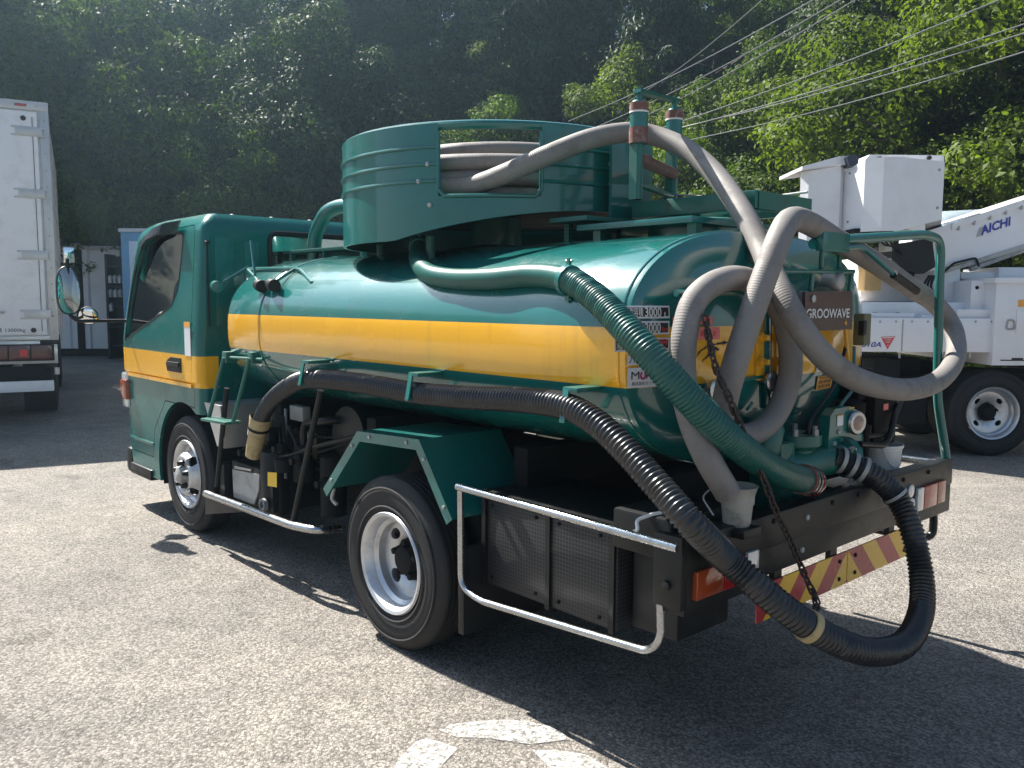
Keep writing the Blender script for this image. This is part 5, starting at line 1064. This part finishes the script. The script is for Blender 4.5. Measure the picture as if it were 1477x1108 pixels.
BH = thing('black_hose', 'black corrugated suction hose along the truck side, looping low behind the bumper', 'hose', at(820, 585, Y=-.02))
bpts = [cu + axv * .06, at(377, 604, Y=.13), at(392, 578, Y=.08), at(420, 556, Y=.02), at(450, 547, Y=0), at(520, 553, Y=0), at(600, 567, Y=0), at(680, 574, Y=0), at(750, 577, Y=0), at(815, 586, Y=-.02), at(860, 610, Y=-.03), at(905, 652, Y=-.03), at(950, 702, Y=-.03), at(1000, 758, Y=-.02), at(1050, 808, X=1.47), at(1100, 852, X=1.55), at(1150, 892, X=1.62), at(1205, 925, X=1.68), at(1260, 941, X=1.72), at(1305, 928, X=1.70), at(1328, 885, X=1.66), at(1329, 830, X=1.61), at(1315, 765, X=1.55), at(1293, 718, X=1.48), at(1262, 688, X=1.42), at(1222, 668, X=1.34), at(1200, 660, X=1.30)]
bpth = resample(catmull(bpts, 14), .0042)
def br(i, L): return .0425 + .0035 * math.sin(2 * math.pi * i / 4.0 + .4)
MB().tube(bpth, .04, 20, rfun=br).build('hose_run', M['hose_black'], BH, 70)
def bi(p): return min(range(len(bpth)), key=lambda i: (bpth[i] - p).length)
for px, py, X in ((1165, 902, 1.635),): ringclamp(bpth, bi(at(px, py, X=X)), .048, .012, M['cup'], 'brass_band', BH, False)
for k in (8, 20, 30): ringclamp(bpth, len(bpth) - 1 - k, .050, .008, M['galv'], 'hose_clamp', BH, k == 20)
ringclamp(bpth, bi(at(1290, 712, X=1.46)), .047, .006, M['galv'], 'hose_clamp', BH, False)
# hooks on the truck that carry it
for px, py, pb in ((437, 522, 556), (592, 540, 578), (816, 562, 610)):
    a_, b_ = at(px, py, Y=-.035), at(px - 6, pb, Y=-.062); hk = MB()
    hk.prism([a_ + Vector((-.012, 0, 0)), a_ + Vector((.012, 0, 0)), b_ + Vector((.012, 0, 0)), b_ + Vector((-.012, 0, 0))], (0, .008, 0)); ho = part(hk, 'hose_hook', M['green'])
    part(MB().box(a_ + Vector((-.015, 0, -.008)), a_ + Vector((.05, .12, .008)), .003), 'hook_arm', M['green'], ho); part(MB().box(b_ + Vector((-.012, 0, 0)), b_ + Vector((.012, .16, .01))), 'hook_arm', M['green'], ho)
part(MB().tube(catmull([at(430, 548, Y=.06), at(470, 536, Y=.1), at(600, 560, Y=.12)], 5), .006, 6), 'air_line', M['black'])

# chain hanging across the rear
CH = thing('safety_chain', 'rusty steel chain hanging across the rear of the green tank', 'chain', at(1180, 870, X=1.52))
cpts = [at(1017, 458, X=1.30), at(1024, 495, X=1.33), at(1034, 535, X=1.37), at(1052, 575, X=1.41), at(1075, 630, X=1.43), at(1097, 680, X=1.44), at(1118, 735, X=1.45), at(1140, 780, X=1.46), at(1160, 828, X=1.47), at(1178, 870, X=1.54), at(1170, 890, X=1.60)]
cpath = resample(catmull(cpts, 12), .0225)
lk = MB(); L0 = [Vector((.0085 * math.cos(t), 0, .0085 * math.sin(t) + (.0095 if math.sin(t) >= 0 else -.0095))) for t in [2 * math.pi * i / 14 for i in range(14)]]
lk.tube(L0, .0032, 6, closed=True); lme = lk.mesh('link', 60); lme.materials.append(M['rust'])
for i in range(len(cpath) - 1):
    c_ = (cpath[i] + cpath[i + 1]) / 2; t = (cpath[i + 1] - cpath[i]).normalized(); o = bpy.data.objects.new('link', lme); COL.objects.link(o); o.parent = CH
    o.rotation_mode = 'QUATERNION'; q_ = t.to_track_quat('Z', 'Y') @ Matrix.Rotation(R_(90 * (i % 2) + random.uniform(-20, 20)), 3, 'Z').to_quaternion(); o.rotation_quaternion = q_; o.location = c_ - CH.location; o.scale = (1.15, 1.15, 1.15)

# cup holding the end of the grey hose
kc = at(1063, 735, X=1.38); CUP = thing('hose_cup', 'scuffed pale cup on the rear deck holding the end of the grey hose', 'cup', (kc.x, kc.y, at(1063, 757, X=1.38).z))
CZ = CUP.location.z; cupz = at(1066, 700, X=1.38).z - CZ
part(MB().box((1.30, kc.y - .05, CZ - .03), (1.44, kc.y + .05, CZ), .005), 'cup_bracket', M['blackm'])
MB().lathe([(.0, 0), (0, .040), (.01, .044), (cupz * .55, .050), (cupz * .56, .054), (cupz * .75, .054), (cupz * .97, .062), (cupz, .066), (cupz * 1.01, .063), (cupz * .7, .048), (.015, .038), (.015, 0)], Vector((kc.x, kc.y, CZ)), (0, 0, 1), 36).build('shell', mat('scuffed_cup', (.32, .31, .27), .5, dirt=.9, dirtcol=(.03, .03, .028), dscale=16), CUP, 40)
MB().pipe([Vector((kc.x - .07, kc.y - .02, CZ + cupz * .95)), Vector((kc.x - .08, kc.y - .08, CZ + cupz * .7)), Vector((kc.x - .02, kc.y - .10, CZ + cupz * .35))], .003, 6, .02).build('handle', M['galv'], CUP)
kb = at(1271, 668, X=1.24); BK = thing('bucket', 'white plastic bucket standing on the rear deck beside the work light', 'bucket', (kb.x, kb.y, .735))
zt_ = at(1271, 640, X=1.24).z - .735
MB().lathe([(0, 0), (0, .064), (.01, .068), (zt_ * .9, .082), (zt_ * .93, .087), (zt_, .088), (zt_, .084), (.012, .066), (.012, 0)], Vector((kb.x, kb.y, .735)), (0, 0, 1), 40).build('shell', M['whitep'], BK, 40)
MB().tube([Vector((kb.x + .02, kb.y, .735 + zt_)) + Vector((.02 + .03 * math.sin(math.pi * i / 12), .087 * math.cos(math.pi * i / 12), -.10 * math.sin(math.pi * i / 12))) for i in range(13)], .002, 5).build('handle', M['galv'], BK)

# ================================================================== AERIAL-LIFT TRUCK on the right (local: x along its side, y away from us, z up)
LB = at(1434, 660, Z=0); LROT = math.atan2(.742, .67)
LT = thing('bucket_truck', 'white aerial lift truck with double work bucket parked under the trees', 'truck', (LB.x, LB.y, 0), LROT, local=True)
_lu = Vector((math.cos(LROT), math.sin(LROT), 0)); _ln = Vector((-math.sin(LROT), math.cos(LROT), 0))
def lhit(px, py, n=.15):
    v = ray(px, py); t = (LB + _ln * n - CAM).dot(_ln) / v.dot(_ln); return CAM + v * t
def lu(px, n=.15): return (lhit(px, 434, n) - LB).dot(_lu)
def lz(py, n=.15, px=1340): return lhit(px, py, n).z
def lbox(x0, y0, x1, y1, n0, n1, b=.01): return MB().box((lu(x0, n0), n0, lz(y1, n0)), (lu(x1, n0), n1, lz(y0, n0)), b)
def lp_(px, py, n): return Vector((lu(px, n), n, lz(py, n, px)))
M['lwhite'] = mat('lift_white', (.74, .74, .76), .35, coat=.4, dirt=.25, dirtcol=(.4, .38, .36), dscale=3)
def lpart(mb, nm, m='lwhite', parent=None, smooth=30): return mb.build(nm, M[m] if isinstance(m, str) else m, parent or LT, smooth)
wheel('rear_wheel', 0, .06, -1, True, LT, R=.43, rim_r=.262, w=.22); wheel('rear_wheel', 0, 1.95, 1, True, LT, R=.43, rim_r=.262, w=.22); wheel('front_wheel', 2.6, .1, -1, False, LT, R=.43, rim_r=.262, w=.22)
lpart(MB().box((-1.4, .45, .55), (3.2, .53, .78)), 'chassis_rail', 'dark'); lpart(MB().box((-1.4, 1.4, .55), (3.2, 1.48, .78)), 'chassis_rail', 'dark')
lpart(MB().bar((0, .2, .43), (0, 1.9, .43), .07), 'rear_axle', 'dark'); lpart(MB().box((-1.2, .55, .45), (-.5, 1.3, .95), .03), 'outrigger_box', 'dark')
lpart(lbox(1300, 545, 1345, 612, .15, .45), 'outrigger_leg', 'dark'); lpart(MB().box((lu(1262), .1, .35), (lu(1300), .4, .95), .01), 'tool_locker', 'dark')
side_ = lpart(lbox(1236, 459, 1437, 508, 0, .035, .006), 'side_panel'); lpart(lbox(1236, 462, 1437, 500, .04, 2.0, .01), 'flatbed')
for px in (1300, 1402): lpart(lbox(px, 508, px + 3, 517, .01, .02, 0), 'panel_stop', 'galv', side_)
mb = MB(); lettering(mb, 'SB10A', lambda u, v: Vector((lu(1256, 0) + u, -.003, lz(497, 0, 1256) + v)), 36 * .0066, .052, 0, 0, .02, .3); lpart(mb, 'lettering', 'ink_blue', side_, 0)
mb = MB(); lpart(MB().prism([lp_(1273, 486, -.002), lp_(1294, 485, -.002), lp_(1283.5, 504, -.002)], (0, -.002, 0)), 'warning_triangle', 'ink_red', side_)
lpart(MB().prism([lp_(1274.6, 486.8, -.0045), lp_(1292.4, 485.9, -.0045), lp_(1291.5, 487.3, -.0045), lp_(1275.5, 488.2, -.0045)], (0, -.001, 0)), 'triangle_band', 'ink_white', side_)
for t, v0, w_ in (('立入禁止', 489.8, 11), ('作業中', 493.6, 7), ('!', 498.5, 1.3)):
    mb = MB(); lettering(mb, t, lambda u, v: Vector((lu(1283.5, 0) + u, -.0055, lz(v0, 0, 1283) + v)), w_ * .0066, .018, 0, 0, .01); lpart(mb, 'lettering', 'ink_white', side_, 0)
lpart(lbox(1240, 436, 1440, 459, .25, 1.8), 'deck_box'); 
for x0, x1, y0 in ((1246, 1320, 452), (1330, 1390, 455)): lpart(lbox(x0, y0, x1, 460, .06, .1, .004), 'deck_rail')
for px in (1263, 1296): lpart(MB().lathe([(0, .02), (.06, .02), (.06, 0)], lp_(px, 459, .08), (0, 0, 1), 10), 'rail_pin', 'galv')
lpart(lbox(1240, 372, 1345, 436, .9, 1.7, .02), 'rear_locker')
lpart(lbox(1246, 372, 1270, 420, .7, .88, .01), 'cargo_tarp', mat('yellow_tarp', (.75, .5, .22), .7, var=.3, vscale=8))
cab_ = lpart(lbox(1436, 402, 1640, 527, -.04, 2.0, .012), 'cabinet'); lpart(lbox(1434, 400, 1642, 408, -.07, 2.03, .006), 'cabinet_top', 'lwhite', cab_)
lat = lpart(MB().box((lu(1451), -.048, lz(479)), (lu(1469), -.041, lz(445)), .002), 'latch_plate', 'white', cab_); lpart(MB().pipe([lp_(1456, 462, -.052), lp_(1454, 475, -.052), lp_(1466, 475, -.052), lp_(1465, 462, -.052), lp_(1456, 462, -.052)], .008, 8, .02), 'latch_handle', 'galv', lat)
lpart(MB().box((lu(1452), -.043, lz(442)), (lu(1468), -.0405, lz(432)), 0), 'sticker', 'orange_label', cab_); lpart(MB().box((lu(1448), -.043, lz(518)), (lu(1464), -.0402, lz(514)), 0), 'cabinet_slot', 'ink', cab_)
lpart(lbox(1400, 404, 1436, 460, .15, .7, .02), 'hydraulic_tank'); lpart(lbox(1382, 446, 1430, 460, .05, .4, .01), 'valve_cover'); lpart(lbox(1438, 385, 1477, 402, .5, 1.2, .01), 'locker')
for px in (1408, 1427): lpart(MB().lathe([(0, .018), (.01, .016), (.012, 0)], lp_(px, 415, .15), (0, -1, 0), 10), 'tank_bolt', 'dark')
lpart(lbox(1345, 385, 1384, 460, .5, 1.2, .03), 'turret'); lpart(lbox(1384, 392, 1448, 402, .55, 1.1, .01), 'turret_frame')
# boom: tapered box girder rising to the right
def boom(px0, t0, b0, px1, t1, b1, n0, n1): return MB().prism([lp_(px0, t0, n0), lp_(px1, t1, n0), lp_(px1, b1, n0), lp_(px0, b0, n0)], (0, n1 - n0, 0))
bm_ = lpart(boom(1334, 333, 392, 1700, 210, 300, .45, 1.1), 'boom')
bmc = lpart(boom(1368, 322, 331, 1700, 207, 216, .43, .45), 'boom_edge', 'lwhite', bm_); lpart(boom(1362, 388, 394, 1700, 280, 287, .43, .45), 'boom_edge', 'galv', bm_)
lpart(boom(1352, 305, 335, 1440, 300, 312, 1.15, 1.5), 'upper_boom', mat('pale_cover', (.6, .7, .72), .5), bm_)
sl = (210 - 333) / (1700 - 1334.)
mb = MB(); lettering(mb, 'AICHI', lambda u, v: lp_(1426 + u, 327 + sl * u * 1.0 - v, .445), 42, 13.5, 3.5, 0, .035, 0); lpart(mb, 'lettering', 'ink_blue', bm_, 0)
for k, m in ((0, 'galv'), (1, 'galv'), (2, 'ink_blue')):
    x = 1403 + k * 3.4; y = 327 + sl * (x - 1426); lpart(MB().prism([lp_(x, y + 7.5, .446), lp_(x + 2.3, y + 7.0, .446), lp_(x + 6.3, y - 7, .446), lp_(x + 4, y - 6.5, .446)], (0, -.002, 0)), 'emblem_bar', m, bm_)
lpart(MB().bar(lp_(1396, 388, .5), lp_(1477, 358, .5), .03), 'boom_ram', 'galv'); lpart(MB().pipe([lp_(1360, 392, .42), lp_(1372, 380, .40), lp_(1404, 372, .40), lp_(1409, 384, .42)], .012, 8, .03), 'hydraulic_hose', 'black')
lpart(MB().prism([lp_(1288, 352, .3), lp_(1340, 344, .3), lp_(1347, 385, .3), lp_(1330, 395, .3), lp_(1300, 390, .3), lp_(1283, 372, .3)], (0, .55, 0)), 'boom_head', 'black'); lpart(lbox(1296, 384, 1318, 404, .35, .6, .02), 'levelling_motor', 'dark'); lpart(MB().box((lu(1279), .25, lz(362)), (lu(1290), .4, lz(348)), .01), 'head_bracket', 'galv'); lpart(MB().box((lu(1281), .25, lz(382)), (lu(1290), .38, lz(372)), .01), 'head_bracket', 'galv')
# work bucket, two bays
def bucket(plan, zt, zb, nm, cham=None):
    mb = MB(); n = len(plan); T = [Vector((lu(p, q), q, lz(zt(p), .1))) for p, q in plan]; B = [Vector((lu(p, q), q, lz(zb(p), .1))) for p, q in plan]
    Ti = [t + (Vector((sum(x.x for x in T) / n, sum(x.y for x in T) / n, t.z)) - t) * .06 for t in T]; D_ = [t - Vector((0, 0, .5)) for t in Ti]
    mb.add(T + B + Ti + D_, [(i, (i + 1) % n, n + (i + 1) % n, n + i) for i in range(n)] + [tuple(range(2 * n - 1, n - 1, -1))] + [(i, (i + 1) % n, 2 * n + (i + 1) % n, 2 * n + i) for i in range(n)] + [(2 * n + i, 2 * n + (i + 1) % n, 3 * n + (i + 1) % n, 3 * n + i) for i in range(n)] + [tuple(range(3 * n, 4 * n))])
    return lpart(mb, nm, 'lwhite', smooth=15)
bk = bucket([(1210, .35), (1239, .02), (1266, -.10), (1290, -.12), (1352, .02), (1352, .85), (1212, .85)], lambda p: (243 if p < 1215 else 235 if p > 1300 else 232), lambda p: (336 if p < 1300 else 318), 'work_bucket')
lpart(MB().prism([lp_(1350, 224, .15), lp_(1245, 223, .15), lp_(1238, 232, .15), lp_(1238, 240, .15), lp_(1352, 240, .15)], (0, .7, 0)), 'bucket_lip', 'lwhite', bk)
for px, py in ((1259, 229), (1329, 228)): lpart(MB().lathe([(0, .022), (.02, .02), (.022, 0)], lp_(px, py, .15), (0, -1, 0), 16), 'lip_knob', 'ink', bk)
lpart(MB().prism([lp_(1326, 305, -.02), lp_(1300, 330, -.02), lp_(1330, 336, -.02)], (0, .6, 0)), 'bucket_foot', 'lwhite', bk)
lpart(MB().box((lu(1222), .05, lz(338)), (lu(1278), .6, lz(331)), .01).box((lu(1232), .1, lz(345)), (lu(1262), .5, lz(336)), .02), 'bucket_underframe', 'dark', bk)
bk2 = bucket([(1148, .42), (1160, .34), (1205, .30), (1222, .5), (1222, 1.1), (1160, 1.1)], lambda p: (242 if p < 1170 else 236), lambda p: 352, 'work_bucket')
lpart(MB().prism([lp_(1150, 245, .28), lp_(1150, 240, .28), lp_(1200, 226, .28), lp_(1224, 224, .28), lp_(1224, 238, .28), lp_(1200, 238, .28)], (0, .72, 0)), 'bucket_lip', 'lwhite', bk2)
lpart(MB().prism([lp_(1213, 226, .2), lp_(1222, 222, .2), lp_(1230, 225, .2), lp_(1229, 238, .2), lp_(1217, 240, .2)], (0, .2, 0)), 'control_box', mat('navy_cover', (.02, .025, .05), .5), bk2)
for i in range(9): lpart(MB().lathe([(0, .012), (.006, .01), (.007, 0)], lp_(1248 + i * 23, 464, -.001), (0, -1, 0), 8), 'panel_rivet', 'galv', side_)
for px in (1303, 1371): lpart(MB().box((lu(px, 0), -.003, lz(507, 0)), (lu(px, 0) + .012, .0, lz(461, 0)), 0), 'panel_joint', 'galv', side_)
for i in range(3): lpart(MB().tube(catmull([lp_(1338 + i * 4, 398, .5), lp_(1332 + i * 5, 415, .42), lp_(1350 + i * 4, 432, .4), lp_(1356 + i * 5, 458, .42)], 6), .012, 7), 'hydraulic_hose', 'black')
for i in range(4): lpart(MB().tube(catmull([lp_(1262 + i * 7, 338, .3), lp_(1270 + i * 6, 352, .25), lp_(1290 + i * 3, 358 + i * 3, .28)], 6), .010, 7), 'bucket_cable', 'black', bk)
for i in range(6): lpart(MB().box(lp_(1375 + i * 22, 326 - i * 7.4, .44), lp_(1379 + i * 22, 332 - i * 7.4, .428), .002), 'boom_clip', 'galv', bm_)
for px, py in ((1218, 250), (1218, 320), (1345, 245), (1345, 300)): lpart(MB().lathe([(0, .014), (.006, .012), (.007, 0)], lp_(px, py, .25 if px < 1300 else .0), (0, -1, 0), 8), 'bucket_rivet', 'galv', bk)
lpart(MB().box((lu(1448, -.04), -.043, lz(520, -.04)), (lu(1600, -.04), -.0405, lz(518.5, -.04)), 0), 'cabinet_seam', 'dark', cab_)
# a plain driver's cab closes the truck off to the right
lpart(MB().prism([(1.75, .0, .75), (3.3, .0, .75), (3.42, .0, 1.5), (3.0, .0, 2.3), (1.75, .0, 2.35)], (0, 2.0, 0)), 'driver_cab'); lpart(MB().prism([(2.3, -.004, 1.55), (3.25, -.004, 1.55), (2.92, -.004, 2.15), (2.3, -.004, 2.15)], (0, .003, 0)), 'side_window', 'ink')

# ================================================================== BOX TRUCK on the left (local: x to its right, y forward, z up)
BTB = CAM + (RW @ Vector(((88 - PX) / FPX, 0, 1))) * 10.3; BROT = math.atan2(.966, .26) - math.pi / 2 * 1
BT = thing('box_truck', 'white box truck with closed rear doors parked with its back to the yard', 'truck', (BTB.x, BTB.y, 0), math.atan2(.966, .26), local=True)
# local x axis = (.26,.966) right, local y axis = (-.966,.26) forward
kx = .0084 / .89
def bx_(px): return (px - 88) * kx
def bz(py): return 1.52 - (py - 430) * .0084
def bpart(mb, nm, m='white', parent=None, smooth=30): return mb.build(nm, M[m] if isinstance(m, str) else m, parent or BT, smooth)
Wb = -2.3
bpart(MB().box((Wb, .03, 1.02), (-.02, 6.0, 3.78), .01), 'cargo_box')
for x0, x1, z0, z1 in ((Wb, .0, 3.70, 3.80), (-.095, .0, 1.02, 3.70), (Wb, Wb + .095, 1.02, 3.70), (Wb + .095, -.095, 1.02, 1.07)): bpart(MB().box((x0, 0, z0), (x1, .06, z1), .004), 'door_frame', 'alum')
for x0, x1 in ((-1.145, -.12), (Wb + .12, -1.155)):
    d_ = bpart(MB().box((x0, -.012, 1.085), (x1, .025, 3.68), .006), 'rear_door')
    xm = x1 if x1 > -1 else x0
    if x1 > -1:
        bpart(MB().tube([(-.17, -.014, 1.13), (-.17, -.014, 3.62)], .004, 4), 'door_seal_line', 'dark', d_)
    for py in (200, 285, 370, 453):
        h_ = MB(); z = bz(py); xa, xb = (xm - .27, xm + .09) if x1 > -1 else (xm - .09, xm + .27)
        h_.box((xa, -.022, z - .055), (xb, -.013, z - .035), .003).box((xa, -.022, z + .035), (xb, -.013, z + .055), .003).box((xa + .05, -.03, z - .04), (xb - .04, -.0135, z + .04), .006); bpart(h_, 'hinge', 'alum', d_)
    xr_ = x0 + .10 if x1 > -1 else x1 - .10
    lk_ = bpart(MB().bar((xr_, -.035, 1.0), (xr_, -.035, 3.72), .017, 12), 'lock_rod', 'chrome', d_)
    for z in (1.15, 1.55, 2.4, 3.3): bpart(MB().box((xr_ - .05, -.05, z - .03), (xr_ + .05, -.0125, z + .03), .006), 'rod_guide', 'alum', d_)
    s_ = 1 if x1 > -1 else -1; zz = bz(450)
    bpart(MB().bar((xr_, -.05, zz), (xr_ + s_ * .5, -.05, zz), .014).box((xr_ + s_ * .2, -.065, zz - .09), (xr_ + s_ * .36, -.0125, zz + .07), .01), 'door_latch', 'alum', d_)
    for z in (1.14, 3.6): bpart(MB().lathe([(0, .03), (.02, .025), (.022, 0)], (xm - s_ * .14, -.012, z), (0, -1, 0), 16), 'door_stop', 'ink', d_)
    if x1 > -1:
        mb = MB(); lettering(mb, '最大積載量 13000kg', lambda u, v: Vector((-.62 + u, -.0145, 1.14 + v)), .55, .06); bpart(mb, 'lettering', 'ink', d_, 0)
for i in range(14):
    z = 1.12 + i * .19; bpart(MB().lathe([(0, .011), (.005, .009), (.006, 0)], (-.045, 0, z), (0, -1, 0), 8), 'frame_rivet', 'galv')
for i in range(10): bpart(MB().lathe([(0, .011), (.005, .009), (.006, 0)], (-.12 - i * .22, 0, 3.75), (0, -1, 0), 8), 'frame_rivet', 'galv')
bpart(MB().box((-.34, -.006, 3.735), (-.22, .0, 3.765), .003), 'marker_light', 'lens_red')
for z in (1.3, 2.0, 2.7, 3.4): bpart(MB().box((-.02, .5, z), (-.012, 5.6, z + .02)), 'side_rail', 'alum')
# tail: valance, lamps, bumper, mudflaps, wheels
bpart(MB().box((Wb + .02, .0, .74), (-.02, .08, 1.015), .006), 'rear_valance', 'alum')
for x0 in (bx_(6), Wb + .12):
    l_ = bpart(MB().box((x0, -.03, .775), (x0 + .72, .0, .975), .008), 'tail_light', 'black')
    for k, m in enumerate(('lens_red', 'lens_red', 'lens_red')): bpart(MB().box((x0 + .02 + k * .23, -.036, .79), (x0 + .235 + k * .23, -.028, .96), .006), 'lamp_lens', mat('dark_red_lens%d' % k, (.08, .012, .012), .2, coat=.6), l_)
    bpart(MB().box((x0 + .36, -.038, .83), (x0 + .44, -.0355, .91)), 'reflector', 'ink_red', l_)
bpart(MB().box((-.20, -.004, .97), (.01, .07, 1.02), .004), 'corner_bumper', 'black')
bpart(MB().box((Wb + .1, .1, .45), (-.1, .16, .68), .01), 'bumper_beam', 'dark'); bpart(MB().box((Wb + .55, .05, .40), (bx_(80), .1, .53), .008), 'under_guard', 'white')
bpart(MB().box((bx_(-50), .045, .385), (bx_(8), .049, .53)), 'chevron_panel', 'yellow_label')
bpart(MB().box((bx_(20), .06, .555), (bx_(70), .09, .705), .006).box((bx_(20), .05, .63), (bx_(70), .06, .66)), 'plate_lamp_bar', 'dark'); bpart(MB().lathe([(0, .06), (.03, .055), (.032, 0)], (bx_(8), .08, .62), (0, -1, 0), 20), 'round_lamp', 'lens_clear')
for x0 in (-.42, Wb + .06):
    bpart(MB().box((x0, .5, .12), (x0 + .36, .515, .8), .004), 'mud_flap', 'black')
for (y, x) in ((1.6, 0), (4.9, 0)):
    for sx in (-.06, Wb + .32): bpart(MB().lathe([(0, 0), (0, .28), (.01, .44), (.03, .48), (.23, .48), (.25, .44), (.26, .28), (.26, 0)], (sx, y, .48), (-1, 0, 0), 36), 'wheel', 'rubber')
bpart(MB().box((-1.7, .2, .6), (-1.55, 6.9, .85)).box((-.75, .2, .6), (-.6, 6.9, .85)), 'chassis_rail', 'dark')
bpart(MB().bar((bx_(84), .08, .68), (bx_(84), .08, .60), .03), 'tail_pipe', 'alum'); bpart(MB().box((Wb + .1, 6.15, .7), (-.1, 7.9, 2.7), .12), 'driver_cab', 'white')
bpart(MB().tube([(.02, .3, 1.0), (.05, .35, 2.2), (-.01, .2, 3.7)], .008, 6), 'side_cable', 'galv')

# ================================================================== storage containers and what stands beside them
def cpoint(px, py): return at(px, py, Z=0)
q0 = CAM + (RW @ Vector(((60 - PX) / FPX, 0, 1))) * 22.5; q1 = CAM + (RW @ Vector(((205 - PX) / FPX, 0, 1))) * 22.5; q0.z = q1.z = 0
dv = (q1 - q0).normalized(); CT = thing('storage_container', 'grey ribbed steel storage container beyond the box truck', 'container', q0, math.atan2(dv.y, dv.x), local=True)
kc_ = 22.5 / FPX
def cu_(px): return (px - 60) * kc_
def cz(py): return 1.52 - (py - 430) * kc_
M['cgrey'] = mat('container_grey', (.66, .67, .68), .5, dirt=.25, dirtcol=(.15, .13, .12), dscale=1.5)
Lc = cu_(178); Hc = cz(358)
MB().box((-2.2, .06, .12), (Lc, 2.4, Hc - .05)).build('container_body', M['cgrey'], CT); MB().box((-2.25, -.02, Hc - .06), (Lc + .03, .1, Hc + .04), .01).build('top_rail', M['galv'], CT); MB().box((-2.25, -.02, .04), (Lc + .03, .1, .2), .01).build('bottom_rail', M['dark'], CT)
pme = MB().prism([(0, .06, .2), (.04, .0, .2), (.42, .0, .2), (.46, .06, .2)], (0, 0, Hc - .26)).mesh('panel', 20); pme.materials.append(M['cgrey'])
x = -2.2
while x + .46 < cu_(160):
    o = bpy.data.objects.new('panel', pme); COL.objects.link(o); o.parent = CT; o.location = (x, 0, 0); x += .52
MB().box((cu_(116), -.03, .2), (cu_(126), .03, Hc - .06)).build('corner_post', M['dark'], CT); MB().box((cu_(112), -.06, Hc - .02), (cu_(124), .05, Hc + .1), .02).build('lifting_lug', M['galv'], CT)
b0 = CAM + (RW @ Vector(((158 - PX) / FPX, 0, 1))) * 21.5; b0.z = 0
SR = thing('storage_rack', 'tall black steel rack with hanging tools beside the grey container', 'rack', b0, math.atan2(dv.y, dv.x), local=True)
MB().box((0, 0, 0), (.06, .5, cz(370))).box((.50, 0, 0), (.56, .5, cz(370))).build('upright', M['black'], SR); MB().box((.06, .4, .0), (.5, .45, cz(372))).build('back_panel', M['black'], SR)
for k in range(5): MB().box((.06, .02, .3 + k * .5), (.5, .42, .34 + k * .5)).build('shelf', M['black'], SR)
for k in range(7): MB().lathe([(0, 0), (0, .05), (.16, .06), (.2, .03), (.22, 0)], (.12 + .12 * (k % 3), .02, 1.9 - .35 * (k // 3)), (0, 0, 1), 10).build('tool', M['galv'] if k % 2 else M['alum'], SR)
v0 = CAM + (RW @ Vector(((182 - PX) / FPX, 0, 1))) * 20.5; v0.z = 0; kv = 20.5 / FPX; Hv = 1.52 + (430 - 331) * kv
VB = thing('portable_cabin', 'light blue portable cabin standing behind the truck cab', 'cabin', v0, math.atan2(dv.y, dv.x), local=True)
M['cabin'] = mat('cabin_blue', (.12, .30, .48), .5, dirt=.2)
MB().box((0, 0, .1), (1.1, 1.2, Hv - .08), .03).build('cabin_wall', M['cabin'], VB); MB().box((-.04, -.04, Hv - .09), (1.14, 1.24, Hv), .03).build('roof', mat('roof_grey', (.5, .53, .55), .5), VB); MB().box((.2, -.02, .2), (.85, .0, Hv - .3), .01).build('door', mat('cabin_door', (.5, .6, .68), .5), VB)

# ================================================================== sunlit haze under the trees
hm = bpy.data.materials.new('haze'); hm.use_nodes = True; hn = hm.node_tree.nodes; hn.remove(hn['Principled BSDF'])
pv = hn.new('ShaderNodeVolumePrincipled'); pv.inputs['Color'].default_value = (.52, .78, 1.0, 1); pv.inputs['Density'].default_value = 0.0020; pv.inputs['Anisotropy'].default_value = 0.72
hm.node_tree.links.new(pv.outputs[0], hn['Material Output'].inputs['Volume'])
hb_ = MB().box((-75, -75, -1.0), (75, 75, 45.0)); ho_ = hb_.build('haze', hm, smooth=0); ho_['kind'] = 'stuff'
